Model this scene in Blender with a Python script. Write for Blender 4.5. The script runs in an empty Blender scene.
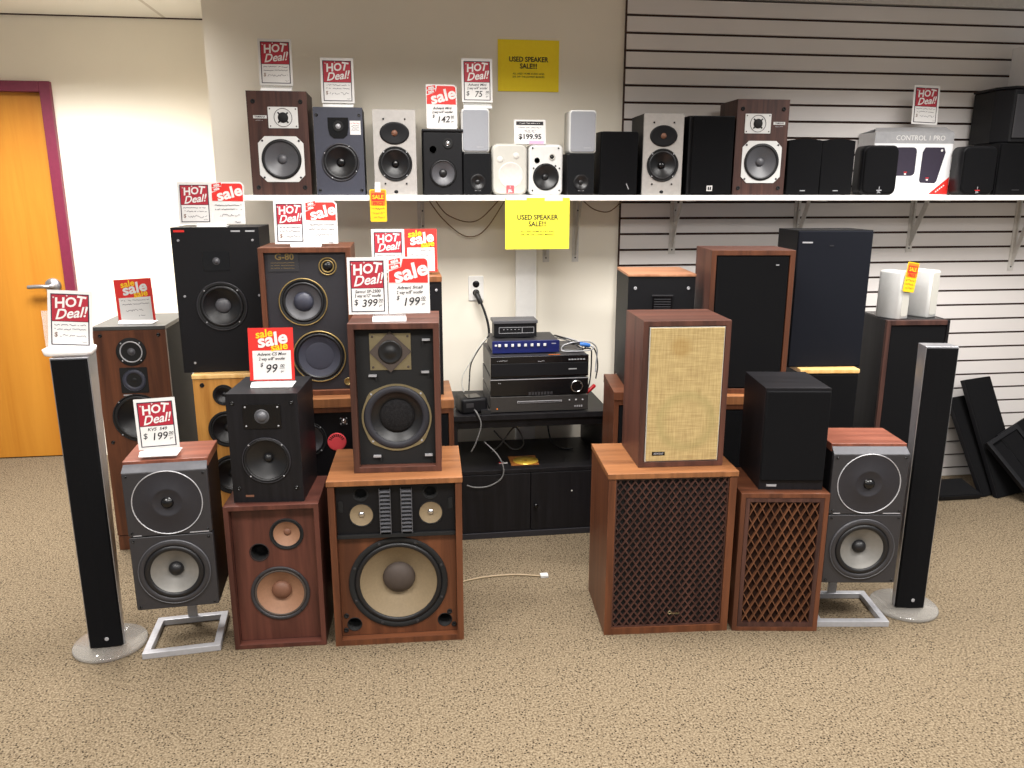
import bpy, bmesh, math, random
from mathutils import Vector, Matrix
random.seed(7)
SC = bpy.context.scene
COL = SC.collection
PI = math.pi
R = math.radians

# ---------------------------------------------------------------- materials
def srgb(r, g, b):
    def f(c):
        c /= 255.0
        return c / 12.92 if c <= 0.04045 else ((c + 0.055) / 1.055) ** 2.4
    return (f(r), f(g), f(b), 1.0)

def base_mat(name):
    m = bpy.data.materials.new(name)
    m.use_nodes = True
    nt = m.node_tree
    return m, nt, nt.nodes['Principled BSDF']

def plain(name, rgb, rough=0.5, metal=0.0, spec=0.5, var=0.06, scale=60, bump=0.0, bscale=400):
    """procedural material: a colour with fine noise in value, and bump if wanted"""
    m, nt, b = base_mat(name)
    N, L = nt.nodes, nt.links
    tc = N.new('ShaderNodeTexCoord')
    nz = N.new('ShaderNodeTexNoise'); nz.inputs['Scale'].default_value = scale; nz.inputs['Detail'].default_value = 3
    L.new(tc.outputs['Object'], nz.inputs['Vector'])
    cr = N.new('ShaderNodeValToRGB')
    c = srgb(*rgb)
    cr.color_ramp.elements[0].position = 0.3; cr.color_ramp.elements[1].position = 0.7
    cr.color_ramp.elements[0].color = tuple(max(0, v * (1 - var)) for v in c[:3]) + (1,)
    cr.color_ramp.elements[1].color = tuple(min(1, v * (1 + var)) for v in c[:3]) + (1,)
    L.new(nz.outputs['Fac'], cr.inputs['Fac'])
    L.new(cr.outputs['Color'], b.inputs['Base Color'])
    b.inputs['Roughness'].default_value = rough
    b.inputs['Metallic'].default_value = metal
    b.inputs['Specular IOR Level'].default_value = spec
    if bump:
        n2 = N.new('ShaderNodeTexNoise'); n2.inputs['Scale'].default_value = bscale; n2.inputs['Detail'].default_value = 2
        L.new(tc.outputs['Object'], n2.inputs['Vector'])
        bp = N.new('ShaderNodeBump'); bp.inputs['Strength'].default_value = bump; bp.inputs['Distance'].default_value = 0.002
        L.new(n2.outputs['Fac'], bp.inputs['Height']); L.new(bp.outputs['Normal'], b.inputs['Normal'])
    return m

def wood(name, dark, light, rough=0.38, grain=26, spec=0.4):
    """veneer: grain runs up the sides and along the width of level faces"""
    m, nt, b = base_mat(name)
    N, L = nt.nodes, nt.links
    tc = N.new('ShaderNodeTexCoord')
    outs = []
    for sc in ((grain, grain, grain * 0.055), (grain * 0.055, grain, grain)):
        mp = N.new('ShaderNodeMapping'); mp.inputs['Scale'].default_value = sc
        L.new(tc.outputs['Object'], mp.inputs['Vector'])
        nz = N.new('ShaderNodeTexNoise'); nz.inputs['Scale'].default_value = 1.0
        nz.inputs['Detail'].default_value = 7; nz.inputs['Roughness'].default_value = 0.62; nz.inputs['Distortion'].default_value = 0.5
        L.new(mp.outputs['Vector'], nz.inputs['Vector']); outs.append(nz)
    geo = N.new('ShaderNodeNewGeometry'); sx = N.new('ShaderNodeSeparateXYZ')
    L.new(geo.outputs['True Normal'], sx.inputs[0])
    ab = N.new('ShaderNodeMath'); ab.operation = 'ABSOLUTE'; L.new(sx.outputs['Z'], ab.inputs[0])
    gt = N.new('ShaderNodeMath'); gt.operation = 'GREATER_THAN'; gt.inputs[1].default_value = 0.7; L.new(ab.outputs[0], gt.inputs[0])
    mx = N.new('ShaderNodeMix'); mx.data_type = 'FLOAT'
    L.new(gt.outputs[0], mx.inputs['Factor']); L.new(outs[0].outputs['Fac'], mx.inputs[2]); L.new(outs[1].outputs['Fac'], mx.inputs[3])
    cr = N.new('ShaderNodeValToRGB')
    cr.color_ramp.elements[0].position = 0.33; cr.color_ramp.elements[1].position = 0.68
    cr.color_ramp.elements[0].color = srgb(*dark); cr.color_ramp.elements[1].color = srgb(*light)
    L.new(mx.outputs[0], cr.inputs['Fac']); L.new(cr.outputs['Color'], b.inputs['Base Color'])
    b.inputs['Roughness'].default_value = rough; b.inputs['Specular IOR Level'].default_value = spec
    bp = N.new('ShaderNodeBump'); bp.inputs['Strength'].default_value = 0.08; bp.inputs['Distance'].default_value = 0.001
    L.new(mx.outputs[0], bp.inputs['Height']); L.new(bp.outputs['Normal'], b.inputs['Normal'])
    return m

def cloth(name, rgb, rough=0.95, scale=900, bump=0.5, var=0.35):
    m, nt, b = base_mat(name)
    N, L = nt.nodes, nt.links
    tc = N.new('ShaderNodeTexCoord')
    w = N.new('ShaderNodeTexNoise'); w.inputs['Scale'].default_value = scale; w.inputs['Detail'].default_value = 2
    L.new(tc.outputs['Object'], w.inputs['Vector'])
    cr = N.new('ShaderNodeValToRGB'); c = srgb(*rgb)
    cr.color_ramp.elements[0].position = 0.35; cr.color_ramp.elements[1].position = 0.65
    cr.color_ramp.elements[0].color = tuple(v * (1 - var) for v in c[:3]) + (1,)
    cr.color_ramp.elements[1].color = tuple(min(1, v * (1 + var)) for v in c[:3]) + (1,)
    L.new(w.outputs['Fac'], cr.inputs['Fac']); L.new(cr.outputs['Color'], b.inputs['Base Color'])
    b.inputs['Roughness'].default_value = rough; b.inputs['Specular IOR Level'].default_value = 0.15
    bp = N.new('ShaderNodeBump'); bp.inputs['Strength'].default_value = bump; bp.inputs['Distance'].default_value = 0.001
    L.new(w.outputs['Fac'], bp.inputs['Height']); L.new(bp.outputs['Normal'], b.inputs['Normal'])
    return m

def clear(name, rgb=(245, 248, 248), see=0.75, rough=0.12):
    """clear acrylic sheet: mostly see-through with a glossy skin"""
    m, nt, b = base_mat(name)
    N, L = nt.nodes, nt.links
    b.inputs['Base Color'].default_value = srgb(*rgb); b.inputs['Roughness'].default_value = rough
    tr = N.new('ShaderNodeBsdfTransparent'); mix = N.new('ShaderNodeMixShader')
    lw = N.new('ShaderNodeLayerWeight'); lw.inputs['Blend'].default_value = 0.35
    mm = N.new('ShaderNodeMath'); mm.operation = 'MULTIPLY_ADD'; mm.inputs[1].default_value = 0.5; mm.inputs[2].default_value = 1 - see
    L.new(lw.outputs['Facing'], mm.inputs[0]); L.new(mm.outputs[0], mix.inputs[0])
    L.new(tr.outputs[0], mix.inputs[1]); L.new(b.outputs[0], mix.inputs[2])
    L.new(mix.outputs[0], N['Material Output'].inputs['Surface'])
    return m

def carpet_mat():
    """low loop pile: mottled beige with small dark flecks between the loops"""
    m, nt, b = base_mat('speckled_carpet')
    N, L = nt.nodes, nt.links
    tc = N.new('ShaderNodeTexCoord')
    nz = N.new('ShaderNodeTexNoise'); nz.inputs['Scale'].default_value = 150; nz.inputs['Detail'].default_value = 2.0; nz.inputs['Roughness'].default_value = 0.6
    L.new(tc.outputs['Object'], nz.inputs['Vector'])
    cr = N.new('ShaderNodeValToRGB'); e = cr.color_ramp.elements
    e[0].position = 0.34; e[0].color = srgb(80, 69, 55)
    e[1].position = 0.46; e[1].color = srgb(106, 93, 75)
    for p, c in ((0.56, (119, 106, 87)), (0.68, (133, 120, 100))):
        k = e.new(p); k.color = srgb(*c)
    L.new(nz.outputs['Fac'], cr.inputs['Fac'])
    vo = N.new('ShaderNodeTexVoronoi'); vo.inputs['Scale'].default_value = 104; vo.inputs['Randomness'].default_value = 0.85
    L.new(tc.outputs['Object'], vo.inputs['Vector'])
    vr = N.new('ShaderNodeMapRange'); vr.inputs[1].default_value = 0.22; vr.inputs[2].default_value = 0.36; vr.inputs[3].default_value = 0.95; vr.inputs[4].default_value = 0.0
    L.new(vo.outputs['Distance'], vr.inputs[0])
    sp = N.new('ShaderNodeSeparateColor'); L.new(vo.outputs['Color'], sp.inputs[0])
    gt = N.new('ShaderNodeMath'); gt.operation = 'GREATER_THAN'; gt.inputs[1].default_value = 0.3; L.new(sp.outputs[0], gt.inputs[0])
    mu = N.new('ShaderNodeMath'); mu.operation = 'MULTIPLY'; L.new(vr.outputs[0], mu.inputs[0]); L.new(gt.outputs[0], mu.inputs[1])
    mx = N.new('ShaderNodeMix'); mx.data_type = 'RGBA'
    L.new(mu.outputs[0], mx.inputs['Factor']); L.new(cr.outputs['Color'], mx.inputs[6]); mx.inputs[7].default_value = srgb(34, 27, 21)
    L.new(mx.outputs[2], b.inputs['Base Color'])
    b.inputs['Roughness'].default_value = 1.0; b.inputs['Specular IOR Level'].default_value = 0.05
    bp = N.new('ShaderNodeBump'); bp.inputs['Strength'].default_value = 0.8; bp.inputs['Distance'].default_value = 0.005
    L.new(nz.outputs['Fac'], bp.inputs['Height']); L.new(bp.outputs['Normal'], b.inputs['Normal'])
    return m

def ceiling_mat():
    m, nt, b = base_mat('acoustic_tile')
    N, L = nt.nodes, nt.links
    tc = N.new('ShaderNodeTexCoord')
    br = N.new('ShaderNodeTexBrick'); br.offset = 0
    br.inputs['Scale'].default_value = 1.0; br.inputs['Brick Width'].default_value = 1.22; br.inputs['Row Height'].default_value = 0.61
    br.inputs['Mortar Size'].default_value = 0.01
    br.inputs['Color1'].default_value = srgb(236, 234, 226); br.inputs['Color2'].default_value = srgb(232, 230, 222); br.inputs['Mortar'].default_value = srgb(205, 200, 190)
    L.new(tc.outputs['Object'], br.inputs['Vector']); L.new(br.outputs['Color'], b.inputs['Base Color'])
    b.inputs['Roughness'].default_value = 0.95
    return m

def linen_mat():
    """woven tan grille cloth; shading of the drivers seen through it is painted into the colour"""
    m, nt, b = base_mat('tan_linen')
    N, L = nt.nodes, nt.links
    tc = N.new('ShaderNodeTexCoord')
    fac = None
    for sc in ((30, 1, 420), (420, 1, 30)):
        mp = N.new('ShaderNodeMapping'); mp.inputs['Scale'].default_value = sc; L.new(tc.outputs['Object'], mp.inputs['Vector'])
        nz = N.new('ShaderNodeTexNoise'); nz.inputs['Scale'].default_value = 0.45; nz.inputs['Detail'].default_value = 3; L.new(mp.outputs['Vector'], nz.inputs['Vector'])
        if fac is None: fac = nz.outputs['Fac']
        else:
            ad = N.new('ShaderNodeMath'); ad.operation = 'ADD'; L.new(fac, ad.inputs[0]); L.new(nz.outputs['Fac'], ad.inputs[1]); fac = ad.outputs[0]
    cr = N.new('ShaderNodeValToRGB'); cr.color_ramp.elements[0].position = 0.72; cr.color_ramp.elements[1].position = 1.25
    cr.color_ramp.elements[0].color = srgb(156, 134, 92); cr.color_ramp.elements[1].color = srgb(184, 162, 114)
    hv = N.new('ShaderNodeMath'); hv.operation = 'MULTIPLY'; hv.inputs[1].default_value = 1.0; L.new(fac, hv.inputs[0])
    mrr = N.new('ShaderNodeMapRange'); mrr.inputs[1].default_value = 0.6; mrr.inputs[2].default_value = 1.4; L.new(hv.outputs[0], mrr.inputs[0])
    cr.color_ramp.elements[0].position = 0.2; cr.color_ramp.elements[1].position = 0.8
    L.new(mrr.outputs[0], cr.inputs['Fac'])
    col = cr.outputs['Color']
    for cx, cz, r0, r1, tint, amt in ((-0.02, 0.425, 0.0, 0.045, (150, 120, 70), 0.55), (0.01, 0.165, 0.075, 0.115, (140, 132, 86), 0.42)):  # spot and ring: tweeter and woofer shading through the cloth, painted in
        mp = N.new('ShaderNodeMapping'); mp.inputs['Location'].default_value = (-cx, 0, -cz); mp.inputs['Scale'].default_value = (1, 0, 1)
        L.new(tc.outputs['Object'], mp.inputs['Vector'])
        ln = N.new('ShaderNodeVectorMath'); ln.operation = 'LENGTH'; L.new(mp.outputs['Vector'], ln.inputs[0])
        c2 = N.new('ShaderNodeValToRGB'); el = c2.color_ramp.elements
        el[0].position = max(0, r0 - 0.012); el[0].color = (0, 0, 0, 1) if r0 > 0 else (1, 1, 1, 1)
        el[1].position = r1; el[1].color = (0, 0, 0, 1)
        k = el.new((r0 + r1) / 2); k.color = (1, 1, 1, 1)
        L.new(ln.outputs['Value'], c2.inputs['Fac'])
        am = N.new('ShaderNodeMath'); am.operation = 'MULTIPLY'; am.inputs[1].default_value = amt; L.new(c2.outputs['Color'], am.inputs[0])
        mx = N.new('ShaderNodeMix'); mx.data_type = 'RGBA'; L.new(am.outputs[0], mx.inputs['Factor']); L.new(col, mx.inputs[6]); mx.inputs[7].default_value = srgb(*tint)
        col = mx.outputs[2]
    L.new(col, b.inputs['Base Color']); b.inputs['Roughness'].default_value = 0.95; b.inputs['Specular IOR Level'].default_value = 0.1
    bp = N.new('ShaderNodeBump'); bp.inputs['Strength'].default_value = 0.4; bp.inputs['Distance'].default_value = 0.001
    L.new(fac, bp.inputs['Height']); L.new(bp.outputs['Normal'], b.inputs['Normal'])
    return m

M = dict(
    wall=plain('cream_paint', (237, 230, 215), 0.85, var=0.02, scale=3, bump=0.06, bscale=120),
    ceiling=ceiling_mat(),
    carpet=carpet_mat(),
    slat=plain('slatwall_laminate', (222, 217, 214), 0.55, var=0.02, scale=4),
    groove=plain('slatwall_groove', (60, 36, 28), 0.8),
    door=wood('honey_door_veneer', (176, 112, 32), (194, 132, 46), 0.4, 9),
    frame=plain('burgundy_paint', (112, 36, 60), 0.4),
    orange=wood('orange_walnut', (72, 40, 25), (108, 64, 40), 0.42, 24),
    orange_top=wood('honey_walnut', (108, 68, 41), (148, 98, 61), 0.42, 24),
    walnut=wood('red_walnut', (60, 32, 26), (94, 54, 44), 0.42, 26),
    brown=wood('dark_walnut', (58, 35, 28), (94, 58, 47), 0.45, 26),
    rose=wood('brown_rosewood_vinyl', (46, 28, 25), (82, 53, 45), 0.45, 40),
    cherry=wood('cherry_veneer', (98, 54, 42), (140, 84, 66), 0.35, 24),
    mahog=wood('chestnut_veneer', (70, 40, 27), (108, 64, 42), 0.4, 26),
    oak=wood('yellow_oak', (168, 112, 48), (206, 150, 76), 0.42, 30),
    oak_edge=wood('pale_oak_edge', (214, 166, 96), (240, 200, 134), 0.35, 30),
    blackash=wood('black_ash', (15, 14, 16), (27, 26, 29), 0.45, 40, 0.25),
    black=plain('black_vinyl', (15, 15, 18), 0.5, spec=0.25, bump=0.1),
    blackgloss=plain('black_gloss_plastic', (12, 12, 14), 0.22),
    blackmatte=plain('black_matte', (9, 9, 10), 0.8),
    hollow=plain('dark_interior', (9, 9, 9), 0.9),
    charcoal=plain('charcoal_panel', (35, 34, 39), 0.5, bump=0.1),
    darkgrey=plain('dark_grey_panel', (44, 43, 46), 0.45, bump=0.08),
    slate=plain('slate_blue_grey', (54, 56, 68), 0.5),
    sheentop=plain('dark_top_painted_sheen', (66, 66, 64), 0.45),  # dark top; the light it reflects is put into this grey
    grille=cloth('black_grille_cloth', (11, 11, 13)),
    grille_blue=cloth('blue_black_grille_cloth', (18, 20, 27)),
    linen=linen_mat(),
    brownfelt=cloth('brown_backing_cloth', (42, 26, 20)),
    fuzz=cloth('fuzzy_dust_cap', (30, 29, 30), scale=200),
    rubber=plain('rubber_surround', (17, 17, 20), 0.45),
    foam=plain('grey_foam_surround', (34, 34, 41), 0.6),
    cone=plain('black_cone', (19, 19, 21), 0.4, scale=200),
    conegrey=plain('grey_cone', (78, 78, 82), 0.4, scale=200),
    conesilver=plain('silver_cone', (128, 126, 122), 0.4, metal=0.3),
    conetan=plain('tan_paper_cone', (126, 110, 85), 0.7, scale=120),
    conepink=plain('peach_paper_cone', (140, 103, 79), 0.6, scale=120),
    capbrown=plain('brown_cap', (108, 72, 54), 0.6),
    capdark=plain('dark_cap', (66, 56, 50), 0.7),
    gold=plain('gold_ring', (150, 128, 80), 0.4, metal=0.6),
    brass=plain('aged_brass_plate', (150, 138, 108), 0.35, metal=0.7),
    silver=plain('silver_metal', (172, 172, 176), 0.4, metal=0.3),
    alu=plain('brushed_aluminium', (170, 170, 174), 0.32, metal=0.8, scale=30),
    chrome=plain('chrome', (215, 215, 218), 0.12, metal=1.0),
    silverpaint=plain('silver_paint', (172, 168, 164), 0.42, metal=0.25),
    white=plain('white_plastic', (206, 206, 204), 0.35, var=0.02),
    offwhite=plain('warm_white_plastic', (186, 184, 176), 0.45, var=0.02),
    whitemetal=plain('white_enamel', (238, 236, 232), 0.35, var=0.02),
    bracket=plain('bracket_enamel', (204, 200, 194), 0.4),
    meshsilver=cloth('silver_mesh', (146, 148, 154), rough=0.5, scale=1500, bump=0.3, var=0.15),
    paper=plain('white_card', (214, 212, 210), 0.6, var=0.01),
    navy=plain('navy_ink', (38, 30, 48), 0.7),
    crimson=plain('crimson_ink', (158, 20, 42), 0.6, var=0.02),
    redink=plain('scarlet_ink', (208, 34, 26), 0.6, var=0.02),
    yellowink=plain('yellow_ink', (236, 190, 16), 0.6, var=0.02),
    orangeink=plain('orange_ink', (240, 120, 24), 0.6, var=0.02),
    ink=plain('black_ink', (28, 26, 30), 0.7),
    pencil=plain('grey_pen', (84, 82, 90), 0.7),
    goldpaper=plain('golden_paper', (255, 226, 36), 0.7, var=0.02),
    yellowpaper=plain('yellow_paper', (250, 238, 60), 0.7, var=0.02),
    pink=plain('pink_paper', (240, 160, 190), 0.7),
    acrylic=clear('clear_acrylic'),
    frost=clear('milky_acrylic', (240, 240, 240), 0.45, 0.2),
    glass=clear('thick_glass', (150, 146, 140), 0.68, 0.08),
    redplastic=plain('red_plastic', (200, 30, 34), 0.4),
    bluepanel=plain('blue_panel', (16, 26, 84), 0.35),
    bluewire=plain('blue_wire', (60, 120, 200), 0.4),
    cablegrey=plain('grey_cable', (96, 95, 94), 0.5),
    cableblack=plain('black_cable', (22, 22, 24), 0.5),
    cabletan=plain('tan_cable', (146, 128, 100), 0.6),
    brownwire=plain('brown_speaker_wire', (120, 92, 62), 0.6),
    carton=plain('white_carton', (226, 226, 228), 0.5, var=0.02),
    cartongrey=plain('grey_carton_print', (150, 150, 152), 0.5),
    hotred=plain('fluorescent_red', (255, 84, 92), 0.6, var=0.02),
    golddisc=plain('golden_disc', (226, 186, 70), 0.3, metal=0.3),
    toplight=wood('pale_pinkish_veneer', (150, 100, 72), (188, 138, 106), 0.4, 24),
    trimgrey=plain('satin_grey_trim', (82, 82, 86), 0.6, spec=0.25),
    latticewood=wood('light_lattice_wood', (84, 52, 35), (116, 76, 52), 0.4, 26),
    sleeve=plain('amber_sleeve', (150, 92, 40), 0.5),
    recv=plain('graphite_fascia', (58, 56, 55), 0.35, metal=0.3),
)

# ---------------------------------------------------------------- mesh helpers
class MB:
    """collects shapes and links them as ONE mesh object"""
    def __init__(self): self.bm = bmesh.new(); self.mats = []
    def mi(self, m):
        m = M[m] if isinstance(m, str) else m
        if m not in self.mats: self.mats.append(m)
        return self.mats.index(m)
    def face(self, vs, mi, smooth=False):
        try:
            f = self.bm.faces.new(vs); f.material_index = mi; f.smooth = smooth; return f
        except ValueError: return None
    def box(self, x0, x1, y0, y1, z0, z1, m):
        i = self.mi(m); v = [self.bm.verts.new((x, y, z)) for x in (x0, x1) for y in (y0, y1) for z in (z0, z1)]
        for q in ((0, 1, 3, 2), (4, 6, 7, 5), (0, 4, 5, 1), (2, 3, 7, 6), (0, 2, 6, 4), (1, 5, 7, 3)):
            self.face([v[k] for k in q], i)
        return self
    def prism(self, pts, y0, y1, m, bev=0.0, side=None, holes=()):
        """polygon pts (x,z), counter-clockwise seen from the front (-y), from y0 (front) to y1; bev rounds the front rim"""
        i = self.mi(m); j = self.mi(side) if side else i
        cx = sum(p[0] for p in pts) / len(pts); cz = sum(p[1] for p in pts) / len(pts)
        rings = []
        if bev:
            for k in range(4):
                a = k / 3 * PI / 2
                ins = bev * (1 - math.sin(a)); yy = y0 + bev * (1 - math.cos(a))
                w = max(abs(p[0] - cx) for p in pts); hh = max(abs(p[1] - cz) for p in pts)
                rings.append([self.bm.verts.new((cx + (p[0] - cx) * (1 - ins / w), yy, cz + (p[1] - cz) * (1 - ins / hh))) for p in pts])
        else:
            rings.append([self.bm.verts.new((p[0], y0, p[1])) for p in pts])
        rings.append([self.bm.verts.new((p[0], y1, p[1])) for p in pts])
        n = len(pts)
        if holes: self.cut(rings[0], [(hx, hz, hr) for hx, hz, hr in holes], y0, i)
        else: self.face(rings[0], i)
        if not holes: self.face(list(reversed(rings[-1])), j)
        for a, b in zip(rings, rings[1:]):
            for k in range(n): self.face([a[k], b[k], b[(k + 1) % n], a[(k + 1) % n]], j, bool(bev) or n > 12)
        return self
    def cut(self, ring, holes, y, i, deep=0.05):
        """flat front with round wells sunk into it"""
        hi = self.mi('hollow'); bm = self.bm; n = len(ring); edges = []
        for k in range(n): edges.append(bm.edges.get((ring[k], ring[(k + 1) % n])) or bm.edges.new((ring[k], ring[(k + 1) % n])))
        loops = []
        for hx, hz, hr in holes:
            vs = [bm.verts.new((hx + hr * math.cos(2 * PI * k / 32), y, hz + hr * math.sin(2 * PI * k / 32))) for k in range(32)]
            edges += [bm.edges.new((vs[k], vs[(k + 1) % 32])) for k in range(32)]; loops.append(vs)
        r = bmesh.ops.triangle_fill(bm, use_beauty=True, use_dissolve=False, edges=edges, normal=(0, -1, 0))
        for g in r['geom']:
            if isinstance(g, bmesh.types.BMFace): g.material_index = i
        for vs in loops:
            bk = [bm.verts.new((v.co.x, y + deep, v.co.z)) for v in vs]
            for k in range(32): self.face([vs[k], bk[k], bk[(k + 1) % 32], vs[(k + 1) % 32]], hi)
            self.face(bk, hi)
    def extr(self, pts3, vec, m):
        """planar polygon in space pushed along vec"""
        i = self.mi(m); a = [self.bm.verts.new(p) for p in pts3]; b = [self.bm.verts.new(Vector(p) + Vector(vec)) for p in pts3]; n = len(a)
        self.face(a, i); self.face(list(reversed(b)), i)
        for k in range(n): self.face([a[k], b[k], b[(k + 1) % n], a[(k + 1) % n]], i)
        return self
    def lathe(self, cx, y, cz, prof, m, seg=40, ex=1.0):
        """profile of (radius, outward) about an axis towards the front (-y)"""
        i = self.mi(m); rings = []
        for r, o in prof:
            if r < 1e-6: rings.append([self.bm.verts.new((cx, y - o, cz))])
            else: rings.append([self.bm.verts.new((cx + r * ex * math.cos(2 * PI * k / seg), y - o, cz + r * math.sin(2 * PI * k / seg))) for k in range(seg)])
        for a, b in zip(rings, rings[1:]):
            for k in range(seg):
                k2 = (k + 1) % seg
                if len(a) == 1 and len(b) == 1: continue
                if len(b) == 1: self.face([a[k], a[k2], b[0]], i, True)
                elif len(a) == 1: self.face([a[0], b[k2], b[k]], i, True)
                else: self.face([a[k], a[k2], b[k2], b[k]], i, True)
        return self
    def latheZ(self, cx, cy, prof, m, seg=48):
        """profile of (radius, z) about a vertical axis"""
        i = self.mi(m); rings = []
        for r, z in prof:
            if r < 1e-6: rings.append([self.bm.verts.new((cx, cy, z))])
            else: rings.append([self.bm.verts.new((cx + r * math.cos(2 * PI * k / seg), cy + r * math.sin(2 * PI * k / seg), z)) for k in range(seg)])
        for a, b in zip(rings, rings[1:]):
            for k in range(seg):
                k2 = (k + 1) % seg
                if len(b) == 1 and len(a) > 1: self.face([a[k], a[k2], b[0]], i, True)
                elif len(a) == 1 and len(b) > 1: self.face([a[0], b[k2], b[k]], i, True)
                elif len(a) > 1: self.face([a[k], a[k2], b[k2], b[k]], i, True)
        return self
    def disc(self, cx, y, cz, r, m, th=0.002, seg=16, ex=1.0):
        return self.lathe(cx, y, cz, [(r, 0), (r, th * 0.8), (r * 0.9, th), (0, th)], m, seg, ex)
    def tube(self, pts, r, m, seg=8, smooth=6):
        i = self.mi(m); P = [Vector(p) for p in pts]
        if smooth > 1 and len(P) > 2:
            Q = []
            for k in range(len(P) - 1):
                p0, p1, p2, p3 = P[max(k - 1, 0)], P[k], P[k + 1], P[min(k + 2, len(P) - 1)]
                for s in range(smooth):
                    t = s / smooth
                    Q.append(0.5 * ((2 * p1) + (p2 - p0) * t + (2 * p0 - 5 * p1 + 4 * p2 - p3) * t * t + (3 * p1 - p0 - 3 * p2 + p3) * t ** 3))
            Q.append(P[-1]); P = Q
        rings = []; up = Vector((0.123, 0.31, 0.94)).normalized()
        for k, p in enumerate(P):
            t = (P[min(k + 1, len(P) - 1)] - P[max(k - 1, 0)]).normalized()
            u = t.cross(up)
            if u.length < 0.05: u = t.cross(Vector((1, 0, 0)))
            u.normalize(); v = t.cross(u)
            rings.append([self.bm.verts.new(p + r * (u * math.cos(2 * PI * s / seg) + v * math.sin(2 * PI * s / seg))) for s in range(seg)])
        for a, b in zip(rings, rings[1:]):
            for s in range(seg): self.face([a[s], b[s], b[(s + 1) % seg], a[(s + 1) % seg]], i, True)
        self.face(list(reversed(rings[0])), i); self.face(rings[-1], i)
        return self
    def bar2(self, a, b, wd, y0, y1, m):
        """flat bar between two (x,z) points"""
        d = Vector((b[0] - a[0], b[1] - a[1])); n = Vector((-d.y, d.x)).normalized() * wd / 2
        return self.prism([(a[0] - n.x, a[1] - n.y), (b[0] - n.x, b[1] - n.y), (b[0] + n.x, b[1] + n.y), (a[0] + n.x, a[1] + n.y)], y0, y1, m)
    def text(self, s, size, x, z, y, m, bold=0.0, shear=0.0, rot=0.0, sx=1.0, align='CENTER', spacing=1.0):
        cu = bpy.data.curves.new('t', 'FONT'); cu.body = s; cu.size = 1.0; cu.align_x = align; cu.align_y = 'CENTER'
        cu.offset = bold; cu.shear = shear; cu.resolution_u = 3; cu.space_character = spacing
        o = bpy.data.objects.new('t', cu); me = bpy.data.meshes.new_from_object(o)
        c, sn = math.cos(rot), math.sin(rot); i = self.mi(m); vs = []
        for v in me.vertices:
            px, pz = v.co.x * size * sx, v.co.y * size
            vs.append(self.bm.verts.new((x + px * c - pz * sn, y, z + px * sn + pz * c)))
        for p in me.polygons: self.face([vs[k] for k in p.vertices], i)
        bpy.data.objects.remove(o); bpy.data.curves.remove(cu); bpy.data.meshes.remove(me)
        return self
    def build(self, name, parent=None, bevel=0.0, fixn=True):
        if fixn: bmesh.ops.recalc_face_normals(self.bm, faces=self.bm.faces)
        me = bpy.data.meshes.new(name); self.bm.to_mesh(me); self.bm.free()
        for m in self.mats: me.materials.append(m)
        o = bpy.data.objects.new(name, me); COL.objects.link(o)
        if parent is not None: o.parent = parent
        if bevel:
            md = o.modifiers.new('edge', 'BEVEL'); md.width = bevel; md.segments = 2; md.limit_method = 'ANGLE'; md.angle_limit = R(50)
        return o

def tag(o, label, cat, group=None):
    o['label'] = label; o['category'] = cat
    if group: o['group'] = group
    return o

def thing(name, label, cat, loc, rz=0.0, group=None):
    o = bpy.data.objects.new(name, None); COL.objects.link(o); o.empty_display_size = 0.05
    o.location = loc; o.rotation_euler = (0, 0, R(rz))
    return tag(o, label, cat, group)

def front(name, label, cat, fx, fy, z, rz, d, group=None):
    """a thing whose front face is centred on (fx, fy) and which is d deep"""
    a = R(rz)
    return thing(name, label, cat, (fx - math.sin(a) * d / 2, fy + math.cos(a) * d / 2, z), rz, group)

def structure(o): o['kind'] = 'structure'; return o

def rrect(x0, x1, z0, z1, r, n=5):
    p = []
    for cx, cz, a0 in ((x1 - r, z0 + r, -90), (x1 - r, z1 - r, 0), (x0 + r, z1 - r, 90), (x0 + r, z0 + r, 180)):
        for k in range(n + 1):
            a = R(a0 + 90 * k / n); p.append((cx + r * math.cos(a), cz + r * math.sin(a)))
    return p

# ---------------------------------------------------------------- loudspeaker parts
def shell(root, w, d, h, m, t=0.018, recess=0.0, lip=None, z0=0.0, y0=None, name='cabinet', bevel=0.0015, top=None, tt=None):
    """open-fronted box: outer walls, front rim, inner walls and back"""
    y0 = -d / 2 if y0 is None else y0
    y1 = d / 2; b = MB(); i = b.mi(m); hi = b.mi('hollow'); li = b.mi(lip) if lip else i; ti = b.mi(top) if top else i
    o = [(-w / 2, z0), (w / 2, z0), (w / 2, z0 + h), (-w / 2, z0 + h)]
    n = [(-w / 2 + t, z0 + t), (w / 2 - t, z0 + t), (w / 2 - t, z0 + h - (t if tt is None else tt)), (-w / 2 + t, z0 + h - (t if tt is None else tt))]
    of = [b.bm.verts.new((x, y0, z)) for x, z in o]; ob = [b.bm.verts.new((x, y1, z)) for x, z in o]
    nf = [b.bm.verts.new((x, y0, z)) for x, z in n]; nm = [b.bm.verts.new((x, y0 + max(recess, 0.004), z)) for x, z in n]; nb = [b.bm.verts.new((x, y1 - 0.015, z)) for x, z in n]
    for k in range(4):
        q = (k + 1) % 4
        b.face([of[k], ob[k], ob[q], of[q]], ti if k == 2 else i)
        b.face([of[k], of[q], nf[q], nf[k]], li)
        b.face([nf[k], nf[q], nm[q], nm[k]], li)
        b.face([nm[k], nm[q], nb[q], nb[k]], hi)
    b.face(ob, i); b.face(nb, hi)
    return b.build(name, root, bevel)

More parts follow.
